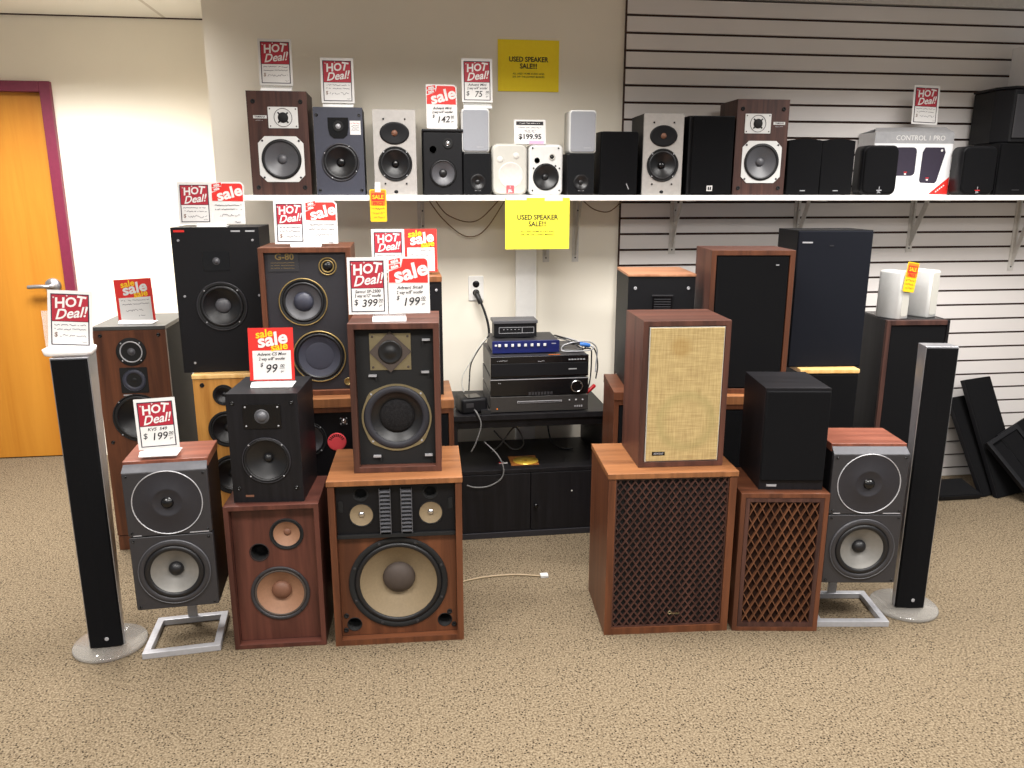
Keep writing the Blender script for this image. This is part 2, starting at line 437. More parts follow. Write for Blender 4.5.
def baffle(root, w, h, z0, y, holes, m, th=0.016, name='baffle', cx=0.0):
    """panel with round openings cut through it; front at y"""
    b = MB(); i = b.mi(m); hi = b.mi('hollow'); edges = []
    def loop(pts):
        vs = [b.bm.verts.new((px, y, pz)) for px, pz in pts]
        return vs, [b.bm.edges.new((vs[k], vs[(k + 1) % len(vs)])) for k in range(len(vs))]
    vo, e = loop([(cx - w / 2, z0), (cx + w / 2, z0), (cx + w / 2, z0 + h), (cx - w / 2, z0 + h)]); edges += e
    hl = []
    for hx, hz, hr in holes:
        vs, e = loop([(hx + hr * math.cos(2 * PI * k / 32), hz + hr * math.sin(2 * PI * k / 32)) for k in range(32)]); edges += e; hl.append(vs)
    r = bmesh.ops.triangle_fill(b.bm, use_beauty=True, use_dissolve=False, edges=edges, normal=(0, -1, 0))
    for f in b.bm.faces: f.material_index = i
    for vs, dep, mi in [(vo, th, i)] + [(v, 0.05, hi) for v in hl]:
        bk = [b.bm.verts.new((v.co.x, y + dep, v.co.z)) for v in vs]
        for k in range(len(vs)): b.face([vs[k], bk[k], bk[(k + 1) % len(vs)], vs[(k + 1) % len(vs)]], mi)
        if mi == hi: b.face(bk, hi)
    return b.build(name, root, 0, False)

def driver(root, cx, cz, y, r, name='woofer', ring='rubber', cone='cone', cap='cone', sur='rubber', rs=0.87, rc=0.72, rcap=0.3,
           depth=0.28, bulge=0.05, capout=0.12, nscrew=4, flange=0.004, screw='silver', ph=45, rim=None, ringtabs=False, concave=False):
    f = MB(); fl = flange
    if ringtabs:
        i = f.mi(ring); pts = []
        for k in range(48):
            a = 2 * PI * k / 48; q = 1 + 0.06 * max(0, math.cos(4 * (a - R(45)))) ** 3
            pts.append((cx + r * q * math.cos(a), cz + r * q * math.sin(a)))
        inn = [f.bm.verts.new((cx + r * rs * math.cos(2 * PI * k / 48), y - fl, cz + r * rs * math.sin(2 * PI * k / 48))) for k in range(48)]
        o1 = [f.bm.verts.new((p[0], y - fl, p[1])) for p in pts]; o0 = [f.bm.verts.new((p[0], y, p[1])) for p in pts]
        in0 = [f.bm.verts.new((v.co.x, y + 0.006, v.co.z)) for v in inn]
        for k in range(48):
            q = (k + 1) % 48
            f.face([o1[k], o1[q], inn[q], inn[k]], i); f.face([o0[k], o0[q], o1[q], o1[k]], i); f.face([inn[k], inn[q], in0[q], in0[k]], i)
    else:
        f.lathe(cx, y, cz, [(r, -0.001), (r, fl * 0.7), (r * 0.985, fl), (r * (rs + 0.03), fl), (r * rs, fl * 0.2), (r * rs * 0.995, -0.006)], ring, 48)
    if rim: f.lathe(cx, y, cz, [(r * 1.02, 0), (r * 1.02, fl), (r * 1.0, fl * 1.35), (r * 0.975, fl * 1.1)], rim, 48)
    for k in range(nscrew):
        a = R(ph) + 2 * PI * k / nscrew; q = (r * (1 + rs) / 2) * (1.02 if ringtabs else 1.0)
        f.disc(cx + q * math.cos(a), y - fl, cz + q * math.sin(a), max(0.0028, r * 0.03), screw, 0.0015, 10)
    w = f.build(name, root, 0, True)
    s = MB(); pr = []
    for k in range(9):
        a = PI * k / 8; mid = (rs + rc) / 2; hw = (rs - rc) / 2
        pr.append((r * (mid + hw * math.cos(a)), fl * 0.2 + bulge * r * math.sin(a)))
    s.lathe(cx, y, cz, pr, sur, 48); s.build('surround', w)
    c = MB(); pr = []
    for k in range(7):
        t = k / 6; pr.append((r * (rc + (rcap * 0.97 - rc) * t), fl * 0.2 - depth * r * (t ** 0.85)))
    c.lathe(cx, y, cz, pr, cone, 48); c.build('cone', w)
    d = MB(); pr = []
    for k in range(7):
        a = PI / 2 * k / 6
        o = capout * r * (math.sin(a)) * (-0.6 if concave else 1)
        pr.append((r * rcap * math.cos(a), fl * 0.2 - depth * r + o))
    d.lathe(cx, y, cz, pr, cap, 32); d.build('dust_cap', w)
    return w

def dome(root, cx, cz, y, r, plate='blackmatte', dm='rubber', rd=0.35, square=False, name='tweeter', w=None, h=None, fl=0.004, nscrew=4, screw='silver', ring=None):
    f = MB()
    if square:
        w = w or 2 * r; h = h or 2 * r
        f.prism(rrect(cx - w / 2, cx + w / 2, cz - h / 2, cz + h / 2, 0.004, 3), y - fl, y, plate)
        sp = [(cx + a * (w / 2 - 0.009), cz + b * (h / 2 - 0.009)) for a in (-1, 1) for b in (-1, 1)]
    else:
        f.lathe(cx, y, cz, [(r, -0.001), (r, fl * 0.7), (r * 0.97, fl), (r * 0.75, fl), (r * rd * 1.25, fl * 0.2), (0, fl * 0.2)], plate, 40)
        sp = [(cx + r * 0.87 * math.cos(R(45 + 90 * k)), cz + r * 0.87 * math.sin(R(45 + 90 * k))) for k in range(4)]
    if ring: f.lathe(cx, y - fl, cz, [(r * ring[1] * 1.06, 0), (r * ring[1] * 1.03, 0.0015), (r * ring[1] * 0.97, 0.0015), (r * ring[1] * 0.94, 0)], ring[0], 40)
    for q in sp[:nscrew]: f.disc(q[0], y - fl, q[1], 0.003, screw, 0.0015, 8)
    t = f.build(name, root)
    d = MB(); q = r * rd; base = fl if square else fl * 0.2
    d.lathe(cx, y, cz, [(q * 1.35, base), (q * 1.2, base + 0.003), (q * 1.05, base + 0.001)] + [(q * math.cos(PI / 2 * k / 6), base + 0.001 + q * 0.75 * math.sin(PI / 2 * k / 6)) for k in range(7)], dm, 28)
    d.build('dome', t)
    return t

def port(root, cx, cz, y, r, m='hollow', depth=0.05, rim='blackmatte'):
    b = MB(); b.lathe(cx, y, cz, [(r * 1.08, 0), (r * 1.06, 0.002), (r, 0.002), (r * 0.98, -depth), (0, -depth)], rim, 28)
    return b.build('port', root)

def badge(root, x0, x1, z0, z1, y, m, txt=None, size=0.01, tm='silver', name='badge', bold=0.01, sx=1.0):
    b = MB(); b.box(x0, x1, y - 0.0015, y, z0, z1, m)
    if txt: b.text(txt, size, (x0 + x1) / 2, (z0 + z1) / 2, y - 0.0021, tm, bold, sx=sx)
    return b.build(name, root)

def pegs(root, pts, y, m='blackgloss', r=0.005, name='grille_peg'):
    for px, pz in pts:
        b = MB(); b.lathe(px, y, pz, [(r * 1.3, 0), (r * 1.3, 0.003), (r * 0.7, 0.004), (r * 0.6, 0.001), (0, 0.001)], m, 12); b.build(name, root)

def grillepanel(root, w, h, z0, y, m, th=0.016, r=0.006, cx=0.0, name='grille'):
    b = MB(); b.prism(rrect(cx - w / 2, cx + w / 2, z0, z0 + h, r, 4), y - th, y, m, 0.004)
    return b.build(name, root)

def terminal(root, cx, cz, y):
    pass

# ---------------------------------------------------------------- room
S = structure
CZ = 2.45
b = MB(); b.box(-4.2, 4.4, -2.2, 4.98, -0.05, 0, 'carpet'); S(b.build('floor'))
b = MB(); b.box(-4.2, 4.4, -2.2, 4.98, CZ, CZ + 0.05, 'ceiling'); S(b.build('ceiling'))
b = MB(); b.box(-0.815, 4.4, 3.85, 4.98, 0, CZ, 'wall'); S(b.build('wall_back'))
DX0, DX1, DH = -2.83, -1.89, 2.06           # door opening
b = MB(); b.box(-4.2, DX0 - 0.05, 4.84, 4.98, 0, CZ, 'wall'); b.box(DX1 + 0.05, -0.815, 4.84, 4.98, 0, CZ, 'wall'); b.box(DX0 - 0.05, DX1 + 0.05, 4.84, 4.98, DH + 0.05, CZ, 'wall')
S(b.build('wall_left'))
# slatted wall panel: lipped slats with real grooves between them
b = MB(); z = 1.494 - 0.0762 * 19
sx0, sx1 = 1.064, 4.4
b.box(sx0, sx1, 3.842, 3.85, 0, 2.41, 'groove')
zs = [z + 0.0762 * k for k in range(32)]
lo = 0.0
for zg in zs + [2.41]:
    if zg - 0.0055 > lo and lo < 2.41:
        b.box(sx0, sx1, 3.83, 3.842, lo, min(zg - 0.0055, 2.41), 'slat')
    lo = zg + 0.0055
S(b.build('wall_right'))
b = MB(); b.box(1.0595, 1.0635, 3.829, 3.85, 0, 2.41, 'groove'); S(b.build('trim_1'))
b = MB(); b.box(1.0645, 4.4, 3.815, 3.85, 2.412, CZ, 'bracket'); S(b.build('trim_2'))
b = MB(); b.box(-4.2, DX0 - 0.06, 4.832, 4.84, CZ - 0.006, CZ, 'groove'); b.box(DX0 - 0.06, -0.815, 4.832, 4.84, CZ - 0.006, CZ, 'groove'); S(b.build('trim_3'))
b = MB(); b.box(DX0, DX1, 4.85, 4.89, 0.006, DH, 'door'); dr = S(b.build('door_1', None, 0.002))
f = MB()
f.box(DX0 - 0.055, DX0, 4.81, 4.90, 0, DH + 0.055, 'frame'); f.box(DX1, DX1 + 0.055, 4.81, 4.90, 0, DH + 0.055, 'frame'); f.box(DX0, DX1, 4.81, 4.90, DH, DH + 0.055, 'frame')
f.box(DX0, DX0 + 0.008, 4.89, 4.90, 0, DH, 'frame'); f.build('door_frame', dr, 0.003)
hx, hz = -1.965, 1.02
b = MB()
b.lathe(hx, 4.85, hz, [(0.043, 0), (0.043, 0.010), (0.036, 0.018), (0.013, 0.020), (0.011, 0.05), (0, 0.05)], 'alu', 28)
b.tube([(hx, 4.805, hz), (hx - 0.02, 4.797, hz), (hx - 0.06, 4.795, hz + 0.001), (hx - 0.115, 4.797, hz - 0.002)], 0.0115, 'alu', 10)
b.build('door_handle', dr)

# ---------------------------------------------------------------- display shelf on the wall
SH = 1.529
b = MB(); b.box(-0.645, 4.0, 3.53, 3.83, SH - 0.024, SH, 'whitemetal')
tag(b.build('wall_shelf', None, 0.002), 'long white shelf across the wall carrying a row of small speakers', 'shelf')
def bracket(x, zlow, label, wy=3.83):
    t = thing('shelf_bracket', label, 'bracket', (x, wy, SH - 0.024), 0, 'brackets under the wall shelf')
    b = MB(); dz = zlow - (SH - 0.024)
    b.box(-0.016, 0.016, -0.004, 0, dz, 0, 'bracket')
    b.extr([(-0.002, -0.004, dz + 0.03), (-0.002, -0.016, dz + 0.035), (-0.002, -0.12, -0.02), (-0.002, -0.12, 0), (-0.002, -0.095, 0), (-0.002, -0.018, dz + 0.12), (-0.002, -0.018, 0), (-0.002, -0.004, 0)], (0.004, 0, 0), 'bracket')
    b.box(-0.014, 0.014, -0.26, -0.004, -0.004, -0.0005, 'bracket'); b.build('bracket_arm', t)
    for q in (-0.05, -0.12, dz + 0.02):
        s = MB(); s.disc(0.008 if q > dz + 0.03 else 0, -0.004, q, 0.004, 'ink', 0.002, 10); s.build('screw', t)
bracket(0.10, 1.25, 'pale bracket under the shelf below the small black two-way speaker', 3.85)
bracket(0.70, 1.21, 'bracket behind the lower right of the yellow sign taped to the shelf edge', 3.85)
bracket(0.845, 1.21, 'bracket just right of the yellow sign taped to the shelf edge', 3.85)
bracket(1.327, 1.245, 'bracket above the black speaker standing with its back turned')
bracket(1.97, 1.235, 'bracket hidden partly by the tall black speaker, under its shelf')
bracket(2.595, 1.242, 'bracket above the two small white speakers')
bracket(3.19, 1.14, 'rightmost bracket, cut by the right edge of the photo')

# conduit, outlet
b = MB(); b.prism([(0.55, 0.0), (0.65, 0.0), (0.65, 1.505), (0.55, 1.505)], 3.825, 3.85, 'whitemetal', 0.006)
tag(b.build('cable_duct'), 'vertical off-white cable duct on the wall below the shelf', 'duct')
t = thing('wall_outlet', 'white double wall outlet with one black plug in it', 'outlet', (0.357, 3.85, 1.087))
b = MB(); b.prism(rrect(-0.037, 0.037, -0.06, 0.06, 0.005), -0.006, 0, 'whitemetal', 0.003); b.build('face_plate', t)
for s in (-1, 1):
    b = MB(); b.lathe(0, -0.006, s * 0.021, [(0.0165, 0), (0.0165, 0.002), (0.015, 0.003), (0, 0.003)], 'blackgloss', 20)
    for k in (-1, 1): b.box(k * 0.006 - 0.001, k * 0.006 + 0.001, -0.0095, -0.0085, s * 0.021 - 0.002, s * 0.021 + 0.006, 'hollow')
    b.build('socket', t)
b = MB(); b.tube([(0.357, 3.838, 1.066), (0.357, 3.815, 1.064), (0.365, 3.80, 1.045), (0.375, 3.795, 1.02)], 0.0125, 'cableblack', 10)
b.tube([(0.375, 3.795, 1.025), (0.392, 3.79, 0.98), (0.408, 3.785, 0.92), (0.412, 3.78, 0.86), (0.40, 3.79, 0.78), (0.40, 3.80, 0.65), (0.40, 3.79, 0.60)], 0.0058, 'cableblack', 8)
tag(b.build('cable'), 'black power cord running from wall outlet down behind the components', 'cord')

# speaker wires hanging under the shelf
for pts, lab in (([(0.17, 3.80, 1.50), (0.22, 3.81, 1.44), (0.31, 3.82, 1.405), (0.38, 3.82, 1.42), (0.46, 3.80, 1.50)], 'shallow loop of brown wire hanging under the shelf left of the yellow sign'),
                 ([(0.14, 3.80, 1.50), (0.20, 3.82, 1.42), (0.29, 3.825, 1.345), (0.36, 3.825, 1.34), (0.42, 3.82, 1.39), (0.49, 3.80, 1.50)], 'deep loop of brown wire hanging under the shelf left of the yellow sign'),
                 ([(0.87, 3.80, 1.50), (0.93, 3.82, 1.46), (1.0, 3.815, 1.45), (1.06, 3.80, 1.50)], 'short wire drooping under the shelf right of the yellow sign')):
    b = MB(); b.tube(pts, 0.0025, 'brownwire', 6); tag(b.build('speaker_wire'), lab, 'wire', 'wires under the shelf')

# ---------------------------------------------------------------- price cards
def scrib(b, x0, x1, z, y, m='pencil', wd=0.0018, amp=0.0022):
    n = max(5, int((x1 - x0) / 0.004)); p = []
    for k in range(n + 1):
        p.append((x0 + (x1 - x0) * k / n, z + random.uniform(-amp, amp)))
    for q, r in zip(p, p[1:]):
        if random.random() < 0.86: b.bar2(q, r, wd, y - 0.0002, y, m)

def card_hot(root, x=0.0, w=0.132, h=0.18, y=0.0, z=0.006, lines=(), price=None, tilt=0.0, name='card'):
    b = MB(); yf = y - 0.001
    b.box(-w / 2, w / 2, yf, y, 0, h, 'paper')
    bx0, bx1, bz0, bz1 = -w / 2 + 0.009, w / 2 - 0.009, 0.008, h - 0.011
    b.box(bx0, bx1, yf - 0.0006, yf, bz0, bz1, 'navy')
    zm = bz0 + (bz1 - bz0) * 0.47
    b.box(bx0 + 0.0035, bx1 - 0.0035, yf - 0.0011, yf - 0.0006, zm, bz1 - 0.0035, 'crimson')
    b.box(bx0 + 0.0035, bx1 - 0.0035, yf - 0.0011, yf - 0.0006, bz0 + 0.003, zm - 0.002, 'paper')
    yt = yf - 0.0016; q = h / 0.18
    b.text('H', 0.045 * q, -0.030 * q, bz1 - 0.030 * q, yt, 'paper', 0.028, 0.1, R(4), 0.95)
    b.text('O', 0.042 * q, 0.002 * q, bz1 - 0.027 * q, yt, 'paper', 0.028, 0.1, R(-2), 0.95)
    b.text('T', 0.045 * q, 0.030 * q, bz1 - 0.024 * q, yt, 'paper', 0.028, 0.1, R(-8), 0.95)
    b.text('Deal!', 0.044 * q, 0.0, bz1 - 0.062 * q, yt - 0.0003, 'paper', 0.018, 0.4, R(7), 0.98)
    for sxx, szz in ((-0.047, 0.012), (-0.008, 0.006), (0.047, 0.040)):
        b.bar2((sxx * q - 0.003, bz1 - szz), (sxx * q + 0.003, bz1 - szz), 0.0012, yt - 0.0003, yt, 'paper'); b.bar2((sxx * q, bz1 - szz - 0.003), (sxx * q, bz1 - szz + 0.003), 0.0012, yt - 0.0003, yt, 'paper')
    zz = zm - 0.012
    for ln in (lines or (None, None)):
        if ln: b.text(ln, 0.0145, 0, zz, yt, 'ink', 0.016, 0.25, R(1), min(1.1, 13.2 / max(1, len(ln))))
        else: scrib(b, bx0 + 0.010, bx1 - 0.010, zz, yt)
        zz -= 0.014
    if price:
        b.text('$', 0.026, bx0 + 0.016, zz - 0.008, yt, 'ink', 0.006, 0.1)
        b.text(price, 0.034, 0.004, zz - 0.011, yt, 'ink', 0.012, 0.22, R(3)); b.text('00', 0.014, bx1 - 0.014, zz - 0.002, yt, 'ink', 0.014, 0.2)
        b.bar2((bx1 - 0.022, zz - 0.010), (bx1 - 0.007, zz - 0.009), 0.0012, yt - 0.0002, yt, 'ink'); b.text('pr', 0.012, bx1 - 0.014, zz - 0.018, yt, 'ink', 0.004, 0.2)
    else:
        b.text('$', 0.020, bx0 + 0.014, zz - 0.004, yt, 'capbrown', 0.006, 0.1); scrib(b, bx0 + 0.026, bx1 - 0.010, zz - 0.006, yt, 'pencil', 0.0014, 0.005)
        scrib(b, bx1 - 0.022, bx1 - 0.008, bz0 + 0.010, yt, 'pencil', 0.0012, 0.002)
    o = b.build(name, root, 0, False); o.location = (x, 0, z); o.rotation_euler = (R(-6), R(tilt), 0)
    return o

def card_sale(root, x=0.0, w=0.132, h=0.18, y=0.0, z=0.006, lines=(), price=None, tilt=0.0, name='card'):
    """white card: scarlet head with a rounded corner, three little 'sale' and a big slanted one"""
    b = MB(); yf = y - 0.001; q = h / 0.18
    x0, x1 = -w / 2, w / 2
    b.prism([(x0, 0), (x1, 0), (x1, h - 0.012), (x1 - 0.012, h), (x0, h)], yf, y, 'paper')
    zb = h * 0.54
    b.prism([(x0 + 0.003, zb + 0.002), (x1 - 0.005, zb), (x1 - 0.005, h - 0.019)] + [(x1 - 0.018 + 0.013 * math.cos(R(a)), h - 0.019 + 0.013 * math.sin(R(a))) for a in (20, 45, 70, 90)] + [(x0 + 0.048 * q, h - 0.006), (x0 + 0.042 * q, h - 0.032 * q), (x0 + 0.003, h - 0.046 * q)], yf - 0.0008, yf, 'redink')
    yt = yf - 0.0014
    b.text('sale', 0.066 * q, 0.006, zb + 0.034 * q, yt, 'paper', 0.03, 0.05, R(15), 1.1)
    for k in range(2):
        zz = h - 0.013 * q - 0.017 * k * q; b.prism([(x0 + 0.004, zz - 0.010), (x0 + 0.042, zz - 0.002), (x0 + 0.040, zz + 0.010), (x0 + 0.004, zz + 0.003)], yf - 0.0009, yf, 'redink')
        b.text('sale', 0.016 * q, x0 + 0.022, zz, yt, 'paper', 0.04, 0, R(13), 1.0)
    zz = zb - 0.015
    for ln in (lines or (None, None)):
        if ln: b.text(ln, 0.0145, 0.002, zz, yt, 'ink', 0.016, 0.25, R(1), min(1.1, 13.2 / max(1, len(ln))))
        else: scrib(b, x0 + 0.012, x1 - 0.012, zz, yt)
        zz -= 0.016
    if price:
        b.text('$', 0.018, x0 + 0.03, zz - 0.002, yt, 'ink', 0.014, 0.2); b.text(price, 0.038, 0.004, zz - 0.016, yt, 'ink', 0.010, 0.25, R(3))
        b.text('00', 0.014, x1 - 0.022, zz - 0.004, yt, 'ink', 0.014, 0.2); b.bar2((x1 - 0.030, zz - 0.012), (x1 - 0.013, zz - 0.011), 0.0012, yt - 0.0002, yt, 'ink'); b.text('pr', 0.012, x1 - 0.022, zz - 0.022, yt, 'ink', 0.004, 0.2)
    else:
        scrib(b, x0 + 0.03, x1 - 0.02, zz - 0.006, yt, 'pencil', 0.0014, 0.005); scrib(b, x1 - 0.04, x1 - 0.018, zz - 0.034, yt)
    o = b.build(name, root, 0, False); o.location = (x, 0, z); o.rotation_euler = (R(-6), R(tilt), 0)
    return o

def card_salered(root, x=0.0, w=0.132, h=0.178, y=0.0, z=0.006, lines=(), price=None, tilt=0.0, name='card'):
    """scarlet card: yellow, white, yellow 'sale' over a white writing panel"""
    b = MB(); yf = y - 0.001; q = h / 0.178
    b.box(-w / 2, w / 2, yf, y, 0, h, 'redink')
    b.box(-w / 2 + 0.012, w / 2 - 0.010, yf - 0.0006, yf, 0.004, h * 0.57, 'paper')
    yt = yf - 0.0012
    b.text('sale', 0.036 * q, -0.022, h - 0.020 * q, yt, 'yellowink', 0.025, 0.1, R(8), 1.05)
    b.text('sale', 0.036 * q, 0.026, h * 0.57 + 0.013, yt, 'yellowink', 0.025, 0.1, R(8), 1.05)
    b.text('sale', 0.060 * q, 0.004, h - 0.040 * q, yt - 0.0005, 'paper', 0.03, 0.1, R(10), 1.1)
    zz = h * 0.57 - 0.012
    for ln in (lines or (None, None)):
        if ln: b.text(ln, 0.0145, 0.001, zz, yt, 'ink', 0.016, 0.25, R(1), min(1.1, 13.2 / max(1, len(ln))))
        else: scrib(b, -w / 2 + 0.02, w / 2 - 0.018, zz, yt)
        zz -= 0.016
    if price:
        b.text('$', 0.018, -0.034, zz - 0.004, yt, 'ink', 0.014, 0.2); b.text(price, 0.040, -0.004, zz - 0.018, yt, 'ink', 0.010, 0.25, R(3))
        b.text('00', 0.014, 0.034, zz - 0.008, yt, 'ink', 0.014, 0.2); b.bar2((0.026, zz - 0.016), (0.043, zz - 0.015), 0.0012, yt - 0.0002, yt, 'ink'); b.text('pr', 0.012, 0.034, zz - 0.026, yt, 'ink', 0.004, 0.2)
    else:
        scrib(b, -0.04, 0.03, zz - 0.010, yt, 'pencil', 0.0014, 0.005); scrib(b, 0.01, 0.035, zz - 0.034, yt)
    o = b.build(name, root, 0, False); o.location = (x, 0, z); o.rotation_euler = (R(-6), R(tilt), 0)
    return o

def holder(root, w=0.12, h=0.15, x=0.0, foot='frost', dfoot=0.05):
    b = MB()
    i = 'acrylic'
    b.extr([(x - w / 2, 0.003, 0.004), (x + w / 2, 0.003, 0.004), (x + w / 2, 0.003 + h * 0.105, h), (x - w / 2, 0.003 + h * 0.105, h)], (0, 0.0025, 0), i)
    b.box(x - w / 2, x + w / 2, -0.030, dfoot, 0, 0.003, foot)
    b.extr([(x - w / 2, -0.030, 0.003), (x + w / 2, -0.030, 0.003), (x + w / 2, -0.012, 0.014), (x - w / 2, -0.012, 0.014)], (0, 0.002, 0), foot)
    return b.build('holder', root)

SG = 'price signs on the speakers'
def sign(kind, label, x, y, z, rz=0, w=0.132, h=0.18, lines=(), price=None, tilt=0.0, hold=True, lift=0.006):
    t = thing('price_sign', label, 'sign', (x, y, z), rz, SG)
    {'hot': card_hot, 'sale': card_sale, 'red': card_salered}[kind](t, 0, w, h, 0, lift, lines, price, tilt)
    if hold: holder(t, w * 0.92, h * 0.8)
    return t

# ---------------------------------------------------------------- speakers on the floor, left group
def big_walnut():
    w, d, h = 0.447, 0.34, 0.612
    t = front('floor_speaker', 'large orange walnut speaker with wide tan woofer and two small tan tweeters', 'speaker', -0.044, 2.535, 0, -2.0, d, 'pairs of floor speakers')
    shell(t, w, d, h - 0.02, 'orange', 0.022, 0.03, 'orange', tt=0.001)
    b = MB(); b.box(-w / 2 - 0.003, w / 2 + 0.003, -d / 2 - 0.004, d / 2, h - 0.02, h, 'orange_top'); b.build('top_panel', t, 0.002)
    y = -d / 2 + 0.03
    hs = [(0, 0.219, 0.155), (-0.158, 0.066, 0.024), (0.158, 0.066, 0.024)]
    baffle(t, w - 0.046, 0.37, 0.023, y, hs, 'orange')
    driver(t, 0, 0.219, y, 0.171, 'woofer', 'blackmatte', 'conetan', 'capdark', 'rubber', 0.88, 0.78, 0.335, 0.26, 0.04, 0.2, 8, 0.006, 'darkgrey', 22.5)
    for s in (-1, 1): port(t, s * 0.158, 0.066, y, 0.024)
    pegs(t, [(-0.185, 0.10), (0.175, 0.098), (-0.188, 0.045), (0.19, 0.047)], y, 'blackmatte', 0.007)
    # black treble panel with louvred horns
    b = MB(); z0, z1 = 0.396, h - 0.022
    b.prism([(-w / 2 + 0.023, z0), (w / 2 - 0.023, z0), (w / 2 - 0.023, z1), (-w / 2 + 0.023, z1)], y - 0.006, y + 0.014, 'black', holes=[(s_ * 0.117, 0.478, 0.041) for s_ in (-1, 1)] + [(s_ * 0.117, 0.553, 0.020) for s_ in (-1, 1)]); b.box(-w / 2 + 0.023, w / 2 - 0.023, y - 0.016, y, z0, z0 + 0.012, 'blackmatte')
    p = b.build('treble_panel', t, 0.001)
    for s in (-1, 1):
        driver(t, s * 0.117, 0.478, y - 0.006, 0.043, 'tweeter', 'blackmatte', 'conetan', 'chrome', 'rubber', 0.97, 0.9, 0.26, 0.18, 0.02, 0.18, 4, 0.003, 'blackmatte')
        v = MB(); v.box(s * 0.036 - 0.018, s * 0.036 + 0.018, y - 0.009, y - 0.006, 0.414, 0.571, 'hollow')
        for k in range(11):
            zz = 0.418 + k * 0.0142
            v.extr([(s * 0.036 - 0.017, y - 0.022, zz), (s * 0.036 + 0.017, y - 0.022, zz), (s * 0.036 + 0.017, y - 0.009, zz + 0.006), (s * 0.036 - 0.017, y - 0.009, zz + 0.006)], (0, 0, 0.002), 'conegrey')
        v.box(s * 0.036 - 0.019, s * 0.036 - 0.017, y - 0.022, y - 0.006, 0.412, 0.573, 'conegrey'); v.box(s * 0.036 + 0.017, s * 0.036 + 0.019, y - 0.022, y - 0.006, 0.412, 0.573, 'conegrey')
        v.build('horn_louvre', t)
        q = MB(); q.lathe(s * 0.117, y - 0.006, 0.553, [(0.027, 0), (0.026, 0.002), (0.024, 0.002), (0.020, -0.004), (0.019, -0.03), (0, -0.03)], 'hollow', 24); q.build('vent', t)
        q = MB(); q.prism(rrect(s * 0.185 - 0.008, s * 0.185 + 0.008, 0.49, 0.53, 0.004, 3), y - 0.009, y - 0.006, 'hollow'); q.build('level_control', t)
    return t
big_walnut()

def open_advent():
    w, d, h = 0.298, 0.27, 0.515
    t = front('bookshelf_speaker', 'dark walnut speaker without its grille, fuzzy black woofer and diamond tweeter plate', 'speaker', -0.032, 2.60, 0.6122, -3.0, d, 'stacked walnut bookshelf speakers')
    shell(t, w, d, h, 'brown', 0.020, 0.03, 'brown')
    y = -d / 2 + 0.03
    baffle(t, w - 0.042, h - 0.042, 0.021, y, [(0, 0.187, 0.108), (-0.014, 0.415, 0.04)], 'blackmatte')
    driver(t, 0.0, 0.187, y, 0.118, 'woofer', 'brass', 'cone', 'fuzz', 'foam', 0.945, 0.74, 0.5, 0.16, 0.06, 0.16, 4, 0.004, 'silver', 45, None, True)
    b = MB(); b.box(-0.014 - 0.068, -0.014 + 0.068, y - 0.003, y, 0.415 - 0.062, 0.415 + 0.062, 'brass')
    for a in (-1, 1):
        for c in (-1, 1): b.disc(-0.014 + a * 0.058, y - 0.003, 0.415 + c * 0.052, 0.004, 'capdark', 0.002, 10)
    tw = b.build('tweeter', t)
    b = MB(); c0 = (-0.014, 0.415); q = 0.07
    b.prism([(c0[0] - q, c0[1]), (c0[0], c0[1] - q), (c0[0] + q, c0[1]), (c0[0], c0[1] + q)], y - 0.008, y - 0.003, 'capdark'); b.build('diamond_plate', tw)
    b = MB(); b.lathe(c0[0], y - 0.008, c0[1], [(0.040, 0), (0.039, 0.003), (0.034, 0.003), (0.028, 0.001), (0.018, 0.002), (0.012, 0.006), (0, 0.008)], 'cone', 36); b.build('dome', tw)
    for px, pz, s in ((-0.075, 0.335, 1), (0.105, 0.455, 0), (0.10, 0.345, 1), (-0.07, 0.052, 1), (0.105, 0.052, 1)):
        b = MB(); b.box(px - 0.013, px + 0.013, y - 0.012, y, pz - 0.003, pz + 0.003, 'silver'); b.box(px + (0.009 if s else -0.013), px + (0.013 if s else -0.009), y - 0.010, y, pz - 0.018, pz, 'blackmatte'); b.build('grille_clip', t)
    return t
open_advent()

def tan_walnut():
    w, d, h = 0.311, 0.27, 0.53
    t = front('floor_speaker', 'red walnut speaker with bare peach cones and a round port, under a black speaker', 'speaker', -0.456, 2.563, 0, -1.7, d, 'pairs of floor speakers')
    shell(t, w, d, h, 'walnut', 0.017, 0.03, 'walnut')
    y = -d / 2 + 0.03
    baffle(t, w - 0.036, h - 0.036, 0.018, y, [(0.006, 0.193, 0.088), (0.04, 0.412, 0.048), (-0.055, 0.348, 0.03)], 'walnut')
    driver(t, 0.006, 0.193, y, 0.1, 'woofer', 'darkgrey', 'conepink', 'capbrown', 'capdark', 0.88, 0.8, 0.34, 0.26, 0.03, 0.22, 4, 0.005, 'blackmatte')
    driver(t, 0.04, 0.412, y, 0.057, 'tweeter', 'blackmatte', 'conepink', 'capbrown', 'rubber', 0.86, 0.78, 0.22, 0.3, 0.03, 0.12, 4, 0.004, 'blackmatte')
    port(t, -0.055, 0.348, y, 0.031)
tan_walnut()

